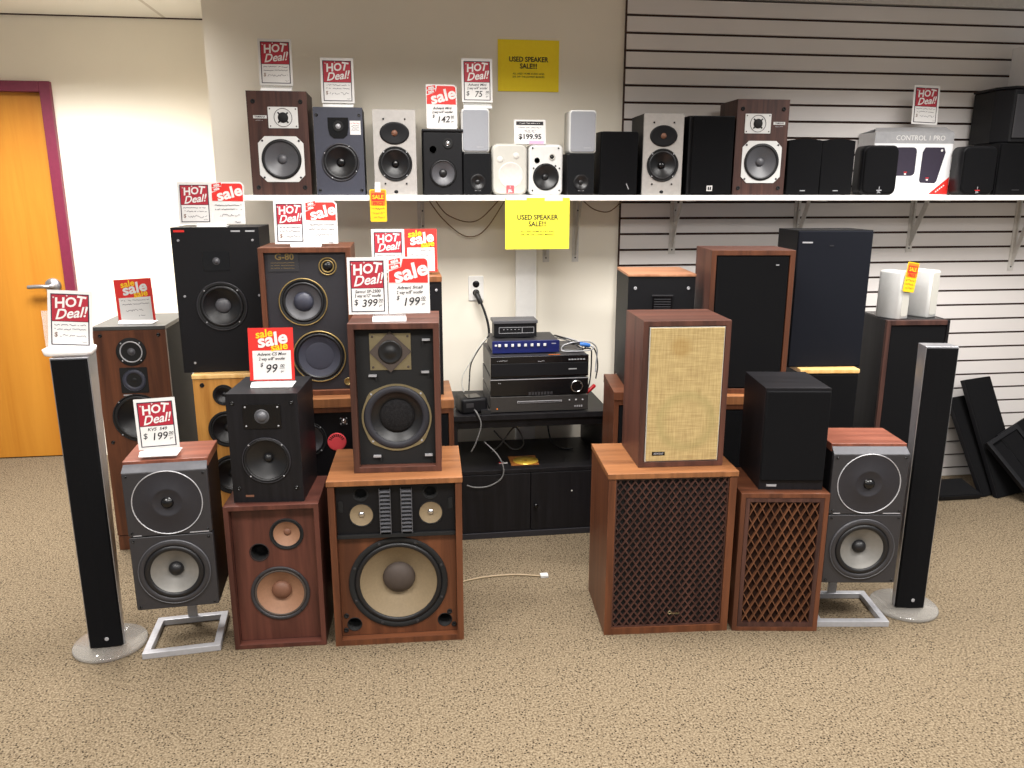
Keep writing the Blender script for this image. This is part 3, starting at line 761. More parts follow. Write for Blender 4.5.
def black_twoway():
    w, d, h = 0.232, 0.25, 0.376
    t = front('bookshelf_speaker', 'small black two-way speaker with black woofer on top of the peach-coned walnut speaker', 'speaker', -0.4645, 2.592, 0.5302, -4.9, d)
    shell(t, w, d, h, 'blackash', 0.012, 0, None, 0, -d / 2 + 0.014)
    baffle(t, w, h, 0, -d / 2, [(0.002, 0.148, 0.066)], 'blackash', 0.0138)
    y = -d / 2
    driver(t, 0.002, 0.148, y, 0.078, 'woofer', 'blackmatte', 'cone', 'cone', 'rubber', 0.96, 0.88, 0.2, 0.34, 0.04, 0.16, 4, 0.004, 'silver', 45, 'charcoal')
    dome(t, -0.002, 0.30, y, 0.04, 'blackgloss', 'conegrey', 0.45, True, 'tweeter', 0.122, 0.082)
    badge(t, -0.075, -0.048, 0.02, 0.027, y, 'capbrown')
    pegs(t, [(-0.095, 0.345), (0.095, 0.345), (-0.095, 0.05), (0.095, 0.05)], y)
black_twoway()

def danish(label, sl, fx, fy, rz, zb, sx, sy, scorners):
    w, d, h = 0.262, 0.22, 0.516
    t = front('monitor_speaker', label, 'speaker', fx, fy, zb, rz, d, 'grey speakers on metal stands')
    shell(t, w, d - 0.02, h - 0.03, 'black', 0.012, 0, None, 0, -d / 2 + 0.02)
    y = -d / 2
    for z0, z1, n in ((0.0, 0.262, 'lower_baffle'), (0.265, h - 0.03, 'upper_baffle')):
        b = MB(); b.prism(rrect(-w / 2, w / 2, z0, z1, 0.006, 3), y, y + 0.0195, 'darkgrey', 0.003, holes=[(0, 0.132, 0.096)] if z0 == 0 else []); b.build(n, t)
    b = MB(); b.extr([(-w / 2, y + 0.0005, h - 0.0295), (w / 2, y + 0.0005, h - 0.0295), (w / 2 - 0.002, y + 0.028, h - 0.010), (-w / 2 + 0.002, y + 0.028, h - 0.010)], (0, 0.004, 0), 'trimgrey')
    b.build('silver_trim', t)
    b = MB(); b.box(-w / 2 - 0.001, w / 2 + 0.001, y + 0.030, d / 2, h - 0.0285, h, 'cherry'); b.build('top_panel', t, 0.002)
    # lower driver
    driver(t, 0, 0.132, y, 0.112, 'woofer', 'darkgrey', 'conesilver', 'rubber', 'rubber', 0.84, 0.68, 0.22, 0.24, 0.06, 0.2, 0, 0.006, 'silver', 45)
    b = MB(); b.lathe(0, y, 0.132, [(0.115, 0), (0.1145, 0.0062), (0.1125, 0.0065), (0.1115, 0.004)], 'conegrey', 56); b.build('woofer_ring', t)
    b = MB(); cz = 0.378
    b.lathe(0, y, cz, [(0.1105, 0), (0.1100, 0.003), (0.1085, 0.003), (0.107, 0.001)], 'silver', 56)
    b.lathe(0, y, cz, [(0.107, 0.001), (0.05, -0.0001 + 0.0012), (0.046, 0.003), (0.043, 0.001), (0, 0.001)], 'charcoal', 56)
    tw = b.build('midrange', t)
    b = MB(); b.lathe(0, y, cz, [(0.020, 0.001), (0.018, 0.005), (0.012, 0.011), (0.006, 0.013), (0, 0.0135)], 'blackgloss', 24); b.build('dome', tw)
    pegs(t, [(a * 0.118, q) for a in (-1, 1) for q in (0.012, 0.25, 0.278, 0.474)], y, 'blackgloss', 0.003, 'screw')
    badge(t, 0.06, 0.12, 0.267, 0.270, y - 0.0, 'silver', name='maker_plate'); badge(t, -0.115, -0.09, 0.267, 0.270, y, 'silver', name='maker_plate')
    # stand: a flat rectangular loop with a short post
    st = thing('speaker_stand', sl, 'stand', (sx, sy, 0), 0, 'metal speaker stands')
    c = [Vector((px - sx, py - sy, 0)) for px, py in scorners]
    b = MB(); tw_ = 0.024
    cen = sum(c, Vector()) / 4
    inn = []
    for k in range(4):
        e0 = (c[(k + 1) % 4] - c[k]).normalized(); e1 = (c[k - 1] - c[k]).normalized()
        inn.append(c[k] + (e0 + e1) * tw_ / max(0.5, e0.cross(e1).length))
    i = b.mi('silver')
    lo = [b.bm.verts.new(v) for v in c]; hi = [b.bm.verts.new(v + Vector((0, 0, 0.022))) for v in c]
    il = [b.bm.verts.new(v) for v in inn]; ih = [b.bm.verts.new(v + Vector((0, 0, 0.022))) for v in inn]
    for k in range(4):
        q = (k + 1) % 4
        b.face([lo[k], lo[q], hi[q], hi[k]], i); b.face([hi[k], hi[q], ih[q], ih[k]], i); b.face([ih[k], ih[q], il[q], il[k]], i); b.face([il[k], il[q], lo[q], lo[k]], i)
    b.build('base_frame', st, 0.002)
    pb = (c[2] + c[3]) / 2; pb = pb + (c[0] + c[1] - c[2] - c[3]).normalized() * 0.013
    b = MB(); b.box(pb.x - 0.016, pb.x + 0.016, pb.y - 0.006, pb.y + 0.006, 0.0205, zb - 0.004, 'silver'); b.build('post', st, 0.001)
    b = MB(); b.box(pb.x - 0.05, pb.x + 0.05, pb.y - 0.075, pb.y + 0.012, zb - 0.004, zb - 0.0005, 'silver'); b.build('top_plate', st)
danish('grey two-part speaker with cherry top on metal stand beside the left black column', 'bent metal stand on the carpet under the grey speaker at the left', -0.782, 2.567, 3.0, 0.178, -0.79, 2.68,
       [(-0.912, 2.549), (-0.660, 2.572), (-0.680, 2.81), (-0.925, 2.79)])
danish('grey two-part speaker with cherry top on metal stand beside the right black column', 'bent metal stand on the carpet under the grey speaker at the right', 1.592, 2.415, -8.0, 0.178, 1.60, 2.53,
       [(1.460, 2.435), (1.724, 2.399), (1.763, 2.628), (1.500, 2.664)])

def column(label, fx, fy, rz, cx, cy, htop, deep):
    t = thing('column_speaker', label, 'speaker', (cx, cy, 0), 0, 'slim column speakers')
    b = MB(); b.latheZ(0, 0, [(0, 0.001), (0.117, 0.001), (0.120, 0.004), (0.120, 0.012), (0.117, 0.015), (0, 0.015)], 'glass', 64); b.build('base_disc', t)
    a = R(rz); c, s = math.cos(a), math.sin(a); w = 0.108
    def tr(x, y): return (fx - cx + x * c - y * s, fy - cy + x * s + y * c)
    b = MB(); i = b.mi('alu')
    rings = []
    for z, dep in ((0.0155, 0.035), (htop, deep)):
        pts = [(-w / 2 - 0.003, 0.006), (w / 2 + 0.003, 0.006), (w / 2 * 0.97, dep), (-w / 2 * 0.97, dep)]
        rings.append([b.bm.verts.new(tr(*p) + (z,)) for p in pts])
    for k in range(4): b.face([rings[0][k], rings[0][(k + 1) % 4], rings[1][(k + 1) % 4], rings[1][k]], i)
    b.face(list(reversed(rings[0])), i); b.face(rings[1], i)
    b.build('body', t, 0.002)
    b = MB(); i = b.mi('grille'); ring = []
    for z in (0.018, htop - 0.006): ring.append([b.bm.verts.new(tr(*p) + (z,)) for p in [(-w / 2, 0.006), (-w / 2 + 0.004, -0.003), (0, -0.006), (w / 2 - 0.004, -0.003), (w / 2, 0.006)]])
    for k in range(5): b.face([ring[0][k], ring[0][(k + 1) % 5], ring[1][(k + 1) % 5], ring[1][k]], i)
    b.face(list(reversed(ring[0])), i); b.face(ring[1], i)
    b.build('grille', t)
    b = MB(); p = tr(0.006, -0.0072); b.disc(p[0], p[1], 0.05, 0.007, 'silver', 0.001, 16); b.build('badge', t)
column('slim black and silver column speaker on a clear disc, beside the wooden door', -1.049, 2.622, 3, -1.050, 2.662, 1.035, 0.105)
column('slim black and silver column speaker on a clear disc, in front of the slatted wall', 1.866, 2.492, -10, 1.864, 2.525, 1.02, 0.078)

def tall_chestnut():
    w, d, h = 0.288, 0.36, 1.0
    t = front('tower_speaker', 'tall chestnut tower speaker with dark top behind the left black column', 'speaker', -1.129, 3.45, 0, 0, d)
    shell(t, w, d, h - 0.087, 'blackmatte', 0.012, 0, None, 0.07, -d / 2 + 0.016)
    b = MB(); b.box(-w / 2, w / 2, -d / 2 + 0.004, d / 2 - 0.005, 0, 0.066, 'mahog'); b.box(-w / 2 + 0.004, w / 2 - 0.004, -d / 2 + 0.008, d / 2 - 0.008, 0.065, 0.072, 'hollow'); b.build('plinth', t, 0.0015)
    b = MB(); b.box(-w / 2 - 0.001, w / 2 + 0.001, -d / 2 - 0.001, d / 2, h - 0.016, h, 'sheentop'); b.build('top_panel', t, 0.0015)
    y = -d / 2
    baffle(t, w, h - 0.088, 0.071, y, [(0, 0.605, 0.093), (0, 0.77, 0.04), (0, 0.892, 0.05)], 'mahog', 0.0158)
    driver(t, 0, 0.605, y, 0.105, 'woofer', 'blackmatte', 'cone', 'cone', 'rubber', 0.93, 0.78, 0.28, 0.28, 0.05, 0.12, 4, 0.004)
    dome(t, 0, 0.892, y, 0.06, 'blackmatte', 'conegrey', 0.2, ring=('silver', 0.72))
    b = MB(); b.prism(rrect(-0.055, 0.055, 0.715, 0.825, 0.004, 3), y - 0.003, y, 'blackmatte'); mp = b.build('midrange_plate', t)
    driver(t, 0, 0.77, y - 0.003, 0.047, 'midrange', 'slate', 'rubber', 'cone', 'slate', 0.95, 0.66, 0.3, 0.1, 0.06, 0.12, 0, 0.003)
    badge(t, -0.05, -0.01, 0.703, 0.709, y, 'silver')
    pegs(t, [(-0.115, 0.962), (0.115, 0.962), (-0.115, 0.5), (0.115, 0.5)], y, 'blackgloss', 0.006)
tall_chestnut()

def tall_black():
    w, d, h = 0.332, 0.26, 0.578
    t = front('floor_speaker', 'big black three-peg speaker with dark woofer, standing on the yellow oak speaker', 'speaker', -0.717, 3.29, 0.8302, 0, d)
    shell(t, w, d, h, 'black', 0.014, 0, None, 0, -d / 2 + 0.018)
    y = -d / 2
    baffle(t, w, h, 0, y, [(0.004, 0.268, 0.088)], 'black', 0.0178)
    driver(t, 0.004, 0.268, y, 0.096, 'woofer', 'blackmatte', 'cone', 'conegrey', 'rubber', 0.86, 0.72, 0.32, 0.2, 0.06, 0.14, 4, 0.004, 'silver', 225, 'charcoal')
    dome(t, -0.004, 0.447, y, 0.035, 'blackgloss', 'conegrey', 0.3, True, 'tweeter', 0.10, 0.075, 0.002, 0)
    pegs(t, [(-0.14, 0.528), (0.14, 0.528), (-0.135, 0.31), (0.15, 0.31), (-0.12, 0.04)], y, 'silver', 0.0035)
    badge(t, -0.155, -0.115, 0.560, 0.568, y, 'redink', name='red_badge'); badge(t, 0.06, 0.095, 0.560, 0.566, y, 'silver'); badge(t, 0.115, 0.15, 0.560, 0.566, y, 'silver')
tall_black()

def oak_left():
    w, d, h = 0.30, 0.3, 0.83
    t = front('tower_speaker', 'yellow oak speaker with three black drivers under the big black speaker', 'speaker', -0.695, 3.255, 0, 0, d)
    shell(t, w, d, h - 0.02, 'black', 0.015, 0, None, 0, -d / 2 + 0.016)
    b = MB(); b.box(-w / 2 - 0.002, w / 2 + 0.002, -d / 2 - 0.006, d / 2, h - 0.02, h, 'oak_edge'); b.build('top_panel', t, 0.004)
    y = -d / 2
    hs = [(-0.034, 0.742, 0.036), (-0.03, 0.598, 0.066), (-0.025, 0.40, 0.075)]
    baffle(t, w, h - 0.021, 0, y, hs, 'oak', 0.0158)
    for (cx, cz, r), n in zip([(-0.034, 0.742, 0.043), (-0.03, 0.598, 0.076), (-0.025, 0.40, 0.085)], ('tweeter', 'midrange', 'woofer')):
        driver(t, cx, cz, y, r, n, 'blackmatte', 'cone', 'cone', 'rubber', 0.84, 0.72, 0.24, 0.3, 0.06, 0.16, 0, 0.005)
    pegs(t, [(-0.115, 0.785), (0.115, 0.785)], y, 'hollow', 0.007)
oak_left()

def gold_ring():
    w, d, h = 0.334, 0.3, 0.563
    t = front('floor_speaker', 'walnut framed speaker with three gold-ringed drivers and gold lettering', 'speaker', -0.352, 3.04, 0.7812, 0, d)
    shell(t, w, d, h, 'mahog', 0.019, 0.016, 'mahog')
    y = -d / 2 + 0.016
    baffle(t, w - 0.04, h - 0.04, 0.02, y, [(-0.016, 0.36, 0.075), (0.032, 0.15, 0.085), (0.08, 0.492, 0.02)], 'slate' if False else 'charcoal')
    driver(t, -0.016, 0.36, y, 0.088, 'midrange', 'blackmatte', 'conegrey', 'slate', 'rubber', 0.86, 0.74, 0.42, 0.14, 0.06, 0.22, 0, 0.005, 'silver', 45, 'gold')
    driver(t, 0.032, 0.15, y, 0.098, 'woofer', 'blackmatte', 'slate', 'slate', 'rubber', 0.92, 0.80, 0.55, 0.06, 0.05, 0.02, 0, 0.005, 'silver', 45, 'gold')
    b = MB()
    b.lathe(0.08, y, 0.492, [(0.034, 0), (0.033, 0.004), (0.030, 0.004), (0.029, 0.002)], 'gold', 36); b.lathe(0.08, y, 0.492, [(0.029, 0.002), (0.024, 0.002)], 'blackmatte', 36); b.lathe(0.08, y, 0.492, [(0.024, 0.002), (0.023, 0.005), (0.020, 0.005), (0.019, 0.001), (0.012, -0.002), (0, 0.004)], 'gold', 36)
    tw = b.build('tweeter', t); b = MB(); b.lathe(0.08, y, 0.492, [(0.018, 0.002), (0.012, 0.007), (0, 0.009)], 'blackgloss', 24); b.build('dome', tw)
    b = MB(); b.box(-0.135, -0.025, y - 0.002, y, 0.475, 0.548, 'darkgrey'); b.text('G-80', 0.032, -0.075, 0.528, y - 0.0028, 'gold', 0.02, 0, 0, 1.05)
    for k in range(3): scrib(b, -0.125, -0.04, 0.507 - k * 0.010, y - 0.0022, 'gold', 0.0012, 0.001)
    b.build('name_plate', t)
    b = MB(); b.lathe(0.135, y, 0.048, [(0.015, 0), (0.015, 0.002), (0.0125, 0.002), (0.012, 0.001), (0, 0.001)], 'gold', 24); b.bar2((0.135, 0.036), (0.135, 0.060), 0.002, y - 0.002, y - 0.001, 'gold'); b.bar2((0.123, 0.048), (0.147, 0.048), 0.002, y - 0.002, y - 0.001, 'gold'); b.build('badge', t)
gold_ring()

def honey_base(name, label, fx, fy, rz, w, ztop, sticker=False, body='orange', top='orange_top'):
    d = 0.32
    t = front(name, label, 'speaker', fx, fy, 0, rz, d)
    shell(t, w, d, ztop - 0.036, body, 0.02, 0.012, body)
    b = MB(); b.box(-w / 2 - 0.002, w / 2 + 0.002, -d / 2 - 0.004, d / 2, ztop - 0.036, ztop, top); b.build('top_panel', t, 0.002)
    y = -d / 2 + 0.012
    if sticker:
        baffle(t, w - 0.042, ztop - 0.078, 0.021, y, [(-0.02, 0.62, 0.06), (0, 0.30, 0.12)], 'black')
        driver(t, -0.02, 0.62, y, 0.068, 'midrange', 'blackmatte', 'conegrey', 'cone', 'rubber', 0.9, 0.78, 0.3, 0.3, 0.05, 0.1)
        driver(t, 0, 0.30, y, 0.13, 'woofer', 'blackmatte', 'cone', 'cone', 'rubber', 0.9, 0.76, 0.3, 0.26)
        dome(t, 0.115, 0.688, y, 0.018, 'blackmatte', 'chrome', 0.4)
        b = MB(); b.disc(0.085, y, 0.605, 0.036, 'hotred', 0.001, 32)
        for k in range(9):
            a = R(155 - k * 16.5)
            for q in (0, 5): b.bar2((0.085 + 0.021 * math.cos(a + R(q)), 0.605 + 0.021 * math.sin(a + R(q))), (0.085 + 0.031 * math.cos(a + R(6 - q)), 0.605 + 0.031 * math.sin(a + R(6 - q))), 0.0022, y - 0.0016, y - 0.001, 'ink')
        b.build('sticker', t, 0, False)
    else:
        baffle(t, w - 0.042, ztop - 0.078, 0.021, y, [], 'blackmatte')
        grillepanel(t, w - 0.046, ztop - 0.084, 0.024, y - 0.0005, 'grille', 0.010)
    return t
honey_base('floor_speaker', 'black-fronted speaker with red round sticker under the gold-ringed walnut speaker', -0.352, 2.985, 0, 0.335, 0.781, True)
honey_base('floor_speaker', 'honey walnut cabinet partly hidden beside the black media cabinet, under black speaker', 0.03, 2.985, 0, 0.31, 0.762)
honey_base('floor_speaker', 'walnut cabinet hidden behind the tan-grilled speaker, right of the media cabinet', 0.99, 2.985, -7, 0.32, 0.765, False, 'mahog', 'mahog')
honey_base('floor_speaker', 'honey-topped black-grilled speaker under the large brown speaker with black grille', 1.352, 2.925, -7, 0.335, 0.75)

def black_front():
    w, d, h = 0.268, 0.3, 0.468
    t = front('bookshelf_speaker', 'dark speaker with honey wood top, mostly hidden behind paired price cards', 'speaker', 0.018, 3.06, 0.7622, 0, d)
    shell(t, w, d, h - 0.022, 'black', 0.014, 0, None, 0, -d / 2 + 0.015); y = -d / 2
    b = MB(); b.box(-w / 2 - 0.001, w / 2 + 0.001, y - 0.003, d / 2, h - 0.022, h, 'orange_top'); b.build('top_panel', t, 0.002)
    baffle(t, w, h - 0.023, 0, y, [(0, 0.17, 0.09)], 'slate' if False else 'black', 0.0148); driver(t, 0, 0.17, y, 0.1, 'woofer')
    dome(t, 0, 0.35, y, 0.045)
    pegs(t, [(-0.11, 0.42), (0.113, 0.415), (-0.11, 0.05), (0.113, 0.05)], y, 'silver', 0.004)
black_front()

def black_back():
    w, d, h = 0.268, 0.3, 0.462
    t = front('bookshelf_speaker', 'black speaker with honey wood top standing with its back panel to the room', 'speaker', 1.028, 3.064, 0.7652, -7, d)
    shell(t, w, d, h - 0.011, 'black', 0.014, 0, None, 0, -d / 2 + 0.012); y = -d / 2
    b = MB(); b.box(-w / 2 - 0.003, w / 2 + 0.003, y - 0.004, d / 2, h - 0.011, h, 'toplight'); b.build('top_panel', t, 0.002)
    baffle(t, w, h - 0.0115, 0, y, [], 'black', 0.0118, 'back_panel')
    b = MB(); b.prism(rrect(-0.035, 0.045, 0.30, 0.375, 0.003, 3), y - 0.004, y, 'blackgloss')
    for k in range(6): b.box(-0.028, 0.038, y - 0.007, y - 0.004, 0.309 + k * 0.010, 0.313 + k * 0.010, 'darkgrey')
    b.box(-0.037, 0.047, y - 0.008, y, 0.374, 0.378, 'darkgrey'); b.build('connection_plate', t)
    for px in (-0.095, -0.075):
        b = MB(); b.lathe(px, y, 0.30, [(0.008, 0), (0.008, 0.012), (0.006, 0.014), (0, 0.014)], 'silver', 14); b.build('terminal', t)
    pegs(t, [(-0.105, 0.405), (0.108, 0.405)], y, 'silver', 0.005, 'screw')
black_back()

# ---------------------------------------------------------------- speakers on the floor, right group
def lattice_bars(b, x0, x1, z0, z1, px, pz, wd, y0, y1, m):
    """two families of slanted bars clipped to a rectangle"""
    k = pz / px
    for sgn in (1, -1):
        n = int((x1 - x0) / px + (z1 - z0) / pz) + 3
        for j in range(-n, n + 1):
            c = ((x0 + x1) / 2) + j * px
            # x = c + sgn*(z-z0)/k
            pts = []
            za, zb = z0, z1
            xa, xb = c, c + sgn * (z1 - z0) / k
            if sgn > 0:
                if xa < x0: za = z0 + (x0 - c) * k; xa = x0
                if xb > x1: zb = z0 + (x1 - c) * k; xb = x1
            else:
                if xa > x1: za = z0 + (c - x1) * k; xa = x1
                if xb < x0: zb = z0 + (c - x0) * k; xb = x0
            if zb - za > 0.004 and za < z1 and zb > z0: b.bar2((xa, za), (xb, zb), wd, y0 if sgn > 0 else y0 + 0.0006, y1, m)

def big_lattice():
    w, d, h = 0.45, 0.335, 0.612
    t = front('floor_speaker', 'large orange walnut speaker with fine dark diamond fretwork grille', 'speaker', 0.903, 2.472, 0, -3.7, d, 'pairs of floor speakers')
    shell(t, w, d, h - 0.02, 'orange', 0.026, 0.03, 'orange', tt=0.001)
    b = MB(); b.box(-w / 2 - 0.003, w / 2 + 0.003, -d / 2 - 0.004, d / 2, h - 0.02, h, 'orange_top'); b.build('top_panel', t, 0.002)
    y = -d / 2 + 0.012; z0, z1 = 0.027, h - 0.022; x = w / 2 - 0.027
    b = MB(); b.box(-x, x, y + 0.004, y + 0.018, z0, z1, 'blackmatte'); b.build('grille_backing', t)
    b = MB(); lattice_bars(b, -x + 0.004, x - 0.004, z0 + 0.004, z1 - 0.004, 0.0262, 0.0365, 0.0038, y - 0.006, y + 0.004, 'rose')
    for a in ((-x, -x + 0.004, z0, z1), (x - 0.004, x, z0, z1), (-x + 0.004, x - 0.004, z0, z0 + 0.004), (-x + 0.004, x - 0.004, z1 - 0.004, z1)): b.box(a[0], a[1], y - 0.007, y + 0.004, a[2], a[3], 'rose')
    b.build('lattice_grille', t)
    b = MB(); b.lathe(0.012, y - 0.0065, 0.078, [(0.007, 0), (0.007, 0.002), (0.004, 0.002), (0.004, 0)], 'brass', 16); b.text('Sansui', 0.012, 0.032, 0.075, y - 0.008, 'brass', 0.01); b.build('badge', t)
big_lattice()

def tan_grille():
    w, d, h = 0.301, 0.26, 0.515
    t = front('bookshelf_speaker', 'brown walnut speaker with tan linen grille, on the large diamond fretwork speaker', 'speaker', 0.945, 2.525, 0.6122, -3.0, d, 'stacked walnut bookshelf speakers')
    shell(t, w, d, h, 'brown', 0.019, 0.012, 'brown')
    y = -d / 2 + 0.012
    baffle(t, w - 0.04, h - 0.04, 0.02, y, [], 'blackmatte')
    b = MB(); b.box(-w / 2 + 0.0215, w / 2 - 0.0215, y - 0.0125, y - 0.0005, 0.0215, h - 0.0215, 'offwhite'); g = b.build('grille_frame', t)
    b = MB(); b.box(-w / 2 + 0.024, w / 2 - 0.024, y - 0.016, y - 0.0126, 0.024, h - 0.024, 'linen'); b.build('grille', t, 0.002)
    badge(t, -0.105, -0.06, 0.045, 0.058, y - 0.016, 'blackgloss', 'ADVENT', 0.0095, 'silver', 'badge', 0.015, 0.95)
tan_grille()

def small_lattice():
    w, d, h = 0.307, 0.27, 0.53
    t = front('floor_speaker', 'dark walnut speaker with tall open diamond lattice over brown cloth', 'speaker', 1.296, 2.430, 0, -8.3, d, 'pairs of floor speakers')
    shell(t, w, d, h, 'mahog', 0.017, 0.02, 'mahog')
    y = -d / 2 + 0.004; x = w / 2 - 0.018
    b = MB(); b.box(-x, x, y + 0.013, y + 0.025, 0.018, h - 0.018, 'brownfelt'); b.build('grille_backing', t)
    b = MB(); lattice_bars(b, -x + 0.014, x - 0.014, 0.034, h - 0.032, 0.0305, 0.0585, 0.0028, y - 0.002, y + 0.012, 'latticewood')
    for a in ((-x, -x + 0.014, 0.018, h - 0.018), (x - 0.014, x, 0.018, h - 0.018), (-x + 0.014, x - 0.014, 0.018, 0.034), (-x + 0.014, x - 0.014, h - 0.032, h - 0.018)): b.box(a[0], a[1], y - 0.004, y + 0.012, a[2], a[3], 'rose')
    b.build('lattice_grille', t)
small_lattice()

def black_small():
    w, d, h = 0.222, 0.26, 0.366
    t = front('bookshelf_speaker', 'plain black speaker with black cloth grille on the diamond lattice walnut speaker', 'speaker', 1.327, 2.461, 0.5302, -8.5, d)
    shell(t, w, d, h, 'blackash', 0.012, 0, None, 0, -d / 2 + 0.016)
    baffle(t, w, h, 0, -d / 2 + 0.002, [], 'blackash', 0.0138)
    grillepanel(t, w - 0.004, h - 0.045, 0.036, -d / 2 + 0.0018, 'grille', 0.010, 0.004)
    badge(t, -0.085, -0.05, 0.012, 0.020, -d / 2 + 0.002, 'silver')
black_small()

def brown_blackgrille():
    w, d, h = 0.328, 0.25, 0.574
    t = front('floor_speaker', 'large brown speaker framing a black cloth grille, behind the tan-grilled speaker', 'speaker', 1.360, 2.962, 0.7502, -7, d)
    shell(t, w, d, h, 'brown', 0.02, 0.014, 'mahog')
    y = -d / 2 + 0.014
    baffle(t, w - 0.042, h - 0.042, 0.021, y, [], 'blackmatte')
    grillepanel(t, w - 0.046, h - 0.046, 0.023, y - 0.0005, 'grille', 0.012, 0.004)
    badge(t, 0.09, 0.102, 0.515, 0.519, y - 0.0125, 'silver')
brown_blackgrille()

def tall_blackgrille():
    w, d, h = 0.326, 0.21, 0.588
    t = front('floor_speaker', 'tall black speaker with blue-black cloth front, on the oak-topped speaker', 'speaker', 1.820, 3.185, 0.7992, -4, d)
    shell(t, w, d, h, 'black', 0.014, 0, None, 0, -d / 2 + 0.016)
    baffle(t, w, h, 0, -d / 2 + 0.004, [], 'black', 0.0118)
    grillepanel(t, w - 0.004, h - 0.006, 0.003, -d / 2 + 0.0038, 'grille_blue', 0.010, 0.005)
    badge(t, -0.145, -0.10, 0.535, 0.541, -d / 2 - 0.0062, 'silver'); badge(t, -0.025, -0.008, 0.522, 0.526, -d / 2 - 0.0062, 'darkgrey')
tall_blackgrille()

def oak_right():
    w, d, h = 0.258, 0.3, 0.799
    t = front('tower_speaker', 'black-grilled speaker with pale oak top edge under the tall black speaker', 'speaker', 1.826, 3.14, 0, -6, d)
    shell(t, w, d, h - 0.02, 'black', 0.015, 0, None, 0, -d / 2 + 0.016)
    b = MB(); b.box(-w / 2 - 0.002, w / 2 + 0.002, -d / 2 - 0.006, d / 2, h - 0.02, h, 'oak_edge'); b.build('top_panel', t, 0.004)
    baffle(t, w, h - 0.021, 0, -d / 2 + 0.004, [], 'black', 0.0118)
    grillepanel(t, w - 0.006, h - 0.03, 0.006, -d / 2 + 0.0038, 'grille', 0.010)
oak_right()

def rosewood_tower():
    w, d, h = 0.282, 0.27, 1.003
    t = front('tower_speaker', 'black tower speaker with rosewood-edged front, topped by two white speakers', 'speaker', 2.22, 3.142, 0, -5, d)
    shell(t, w, d, h, 'blackash', 0.013, 0, None, 0, -d / 2 + 0.018)
    y = -d / 2
    b = MB()
    b.box(-w / 2, -w / 2 + 0.02, y, y + 0.0178, 0, h, 'rose'); b.box(w / 2 - 0.012, w / 2, y, y + 0.0178, 0, h, 'blackash'); b.box(-w / 2 + 0.02, w / 2 - 0.012, y, y + 0.0178, h - 0.022, h, 'rose'); b.box(-w / 2 + 0.02, w / 2 - 0.012, y, y + 0.0178, 0, 0.03, 'blackash')
    b.build('front_frame', t, 0.002)
    grillepanel(t, w - 0.034, h - 0.054, 0.031, y + 0.0178, 'grille', 0.014, 0.004, 0.004)
    b = MB(); b.box(-w / 2 + 0.02, w / 2 - 0.02, y + 0.03, d / 2 - 0.02, h - 0.0005, h + 0.0008, 'blackgloss'); b.build('top_inset', t)
rosewood_tower()

for lab, x, yy, rz in (('small white speaker on the black tower, nearer the orange tag, left one of two', 2.162, 3.17, 20), ('small white speaker on the black tower, right one of two', 2.318, 3.20, 20)):
    t = front('satellite_speaker', lab, 'speaker', x, yy, 1.0045, rz, 0.12, 'white speakers on the black tower')
    b = MB(); 
    i = b.mi('white'); pts = []
    for px, py, a0 in ((0.034 - 0.012, -0.06 + 0.012, -90), (0.040 - 0.02, 0.06 - 0.02, 0), (-0.040 + 0.02, 0.06 - 0.02, 90), (-0.034 + 0.012, -0.06 + 0.012, 180)):
        rr = 0.012 if py < 0 else 0.02
        for k in range(5): pts.append((px + rr * math.cos(R(a0 + 22.5 * k)), py + rr * math.sin(R(a0 + 22.5 * k))))
    rings = []
    for z, s in ((0, 0.95), (0.005, 1), (0.196, 0.985), (0.204, 0.94), (0.206, 0.86)): rings.append([b.bm.verts.new((p[0] * s, p[1] * s, z)) for p in pts])
    for q, r_ in zip(rings, rings[1:]):
        for k in range(len(pts)): b.face([q[k], q[(k + 1) % len(pts)], r_[(k + 1) % len(pts)], r_[k]], i, True)
    b.face(list(reversed(rings[0])), i); b.face(rings[-1], i); b.build('body', t)
    b = MB(); b.prism(rrect(-0.022, 0.022, 0.012, 0.198, 0.008), -0.0615, -0.0595, 'offwhite', 0.001); b.build('grille', t)

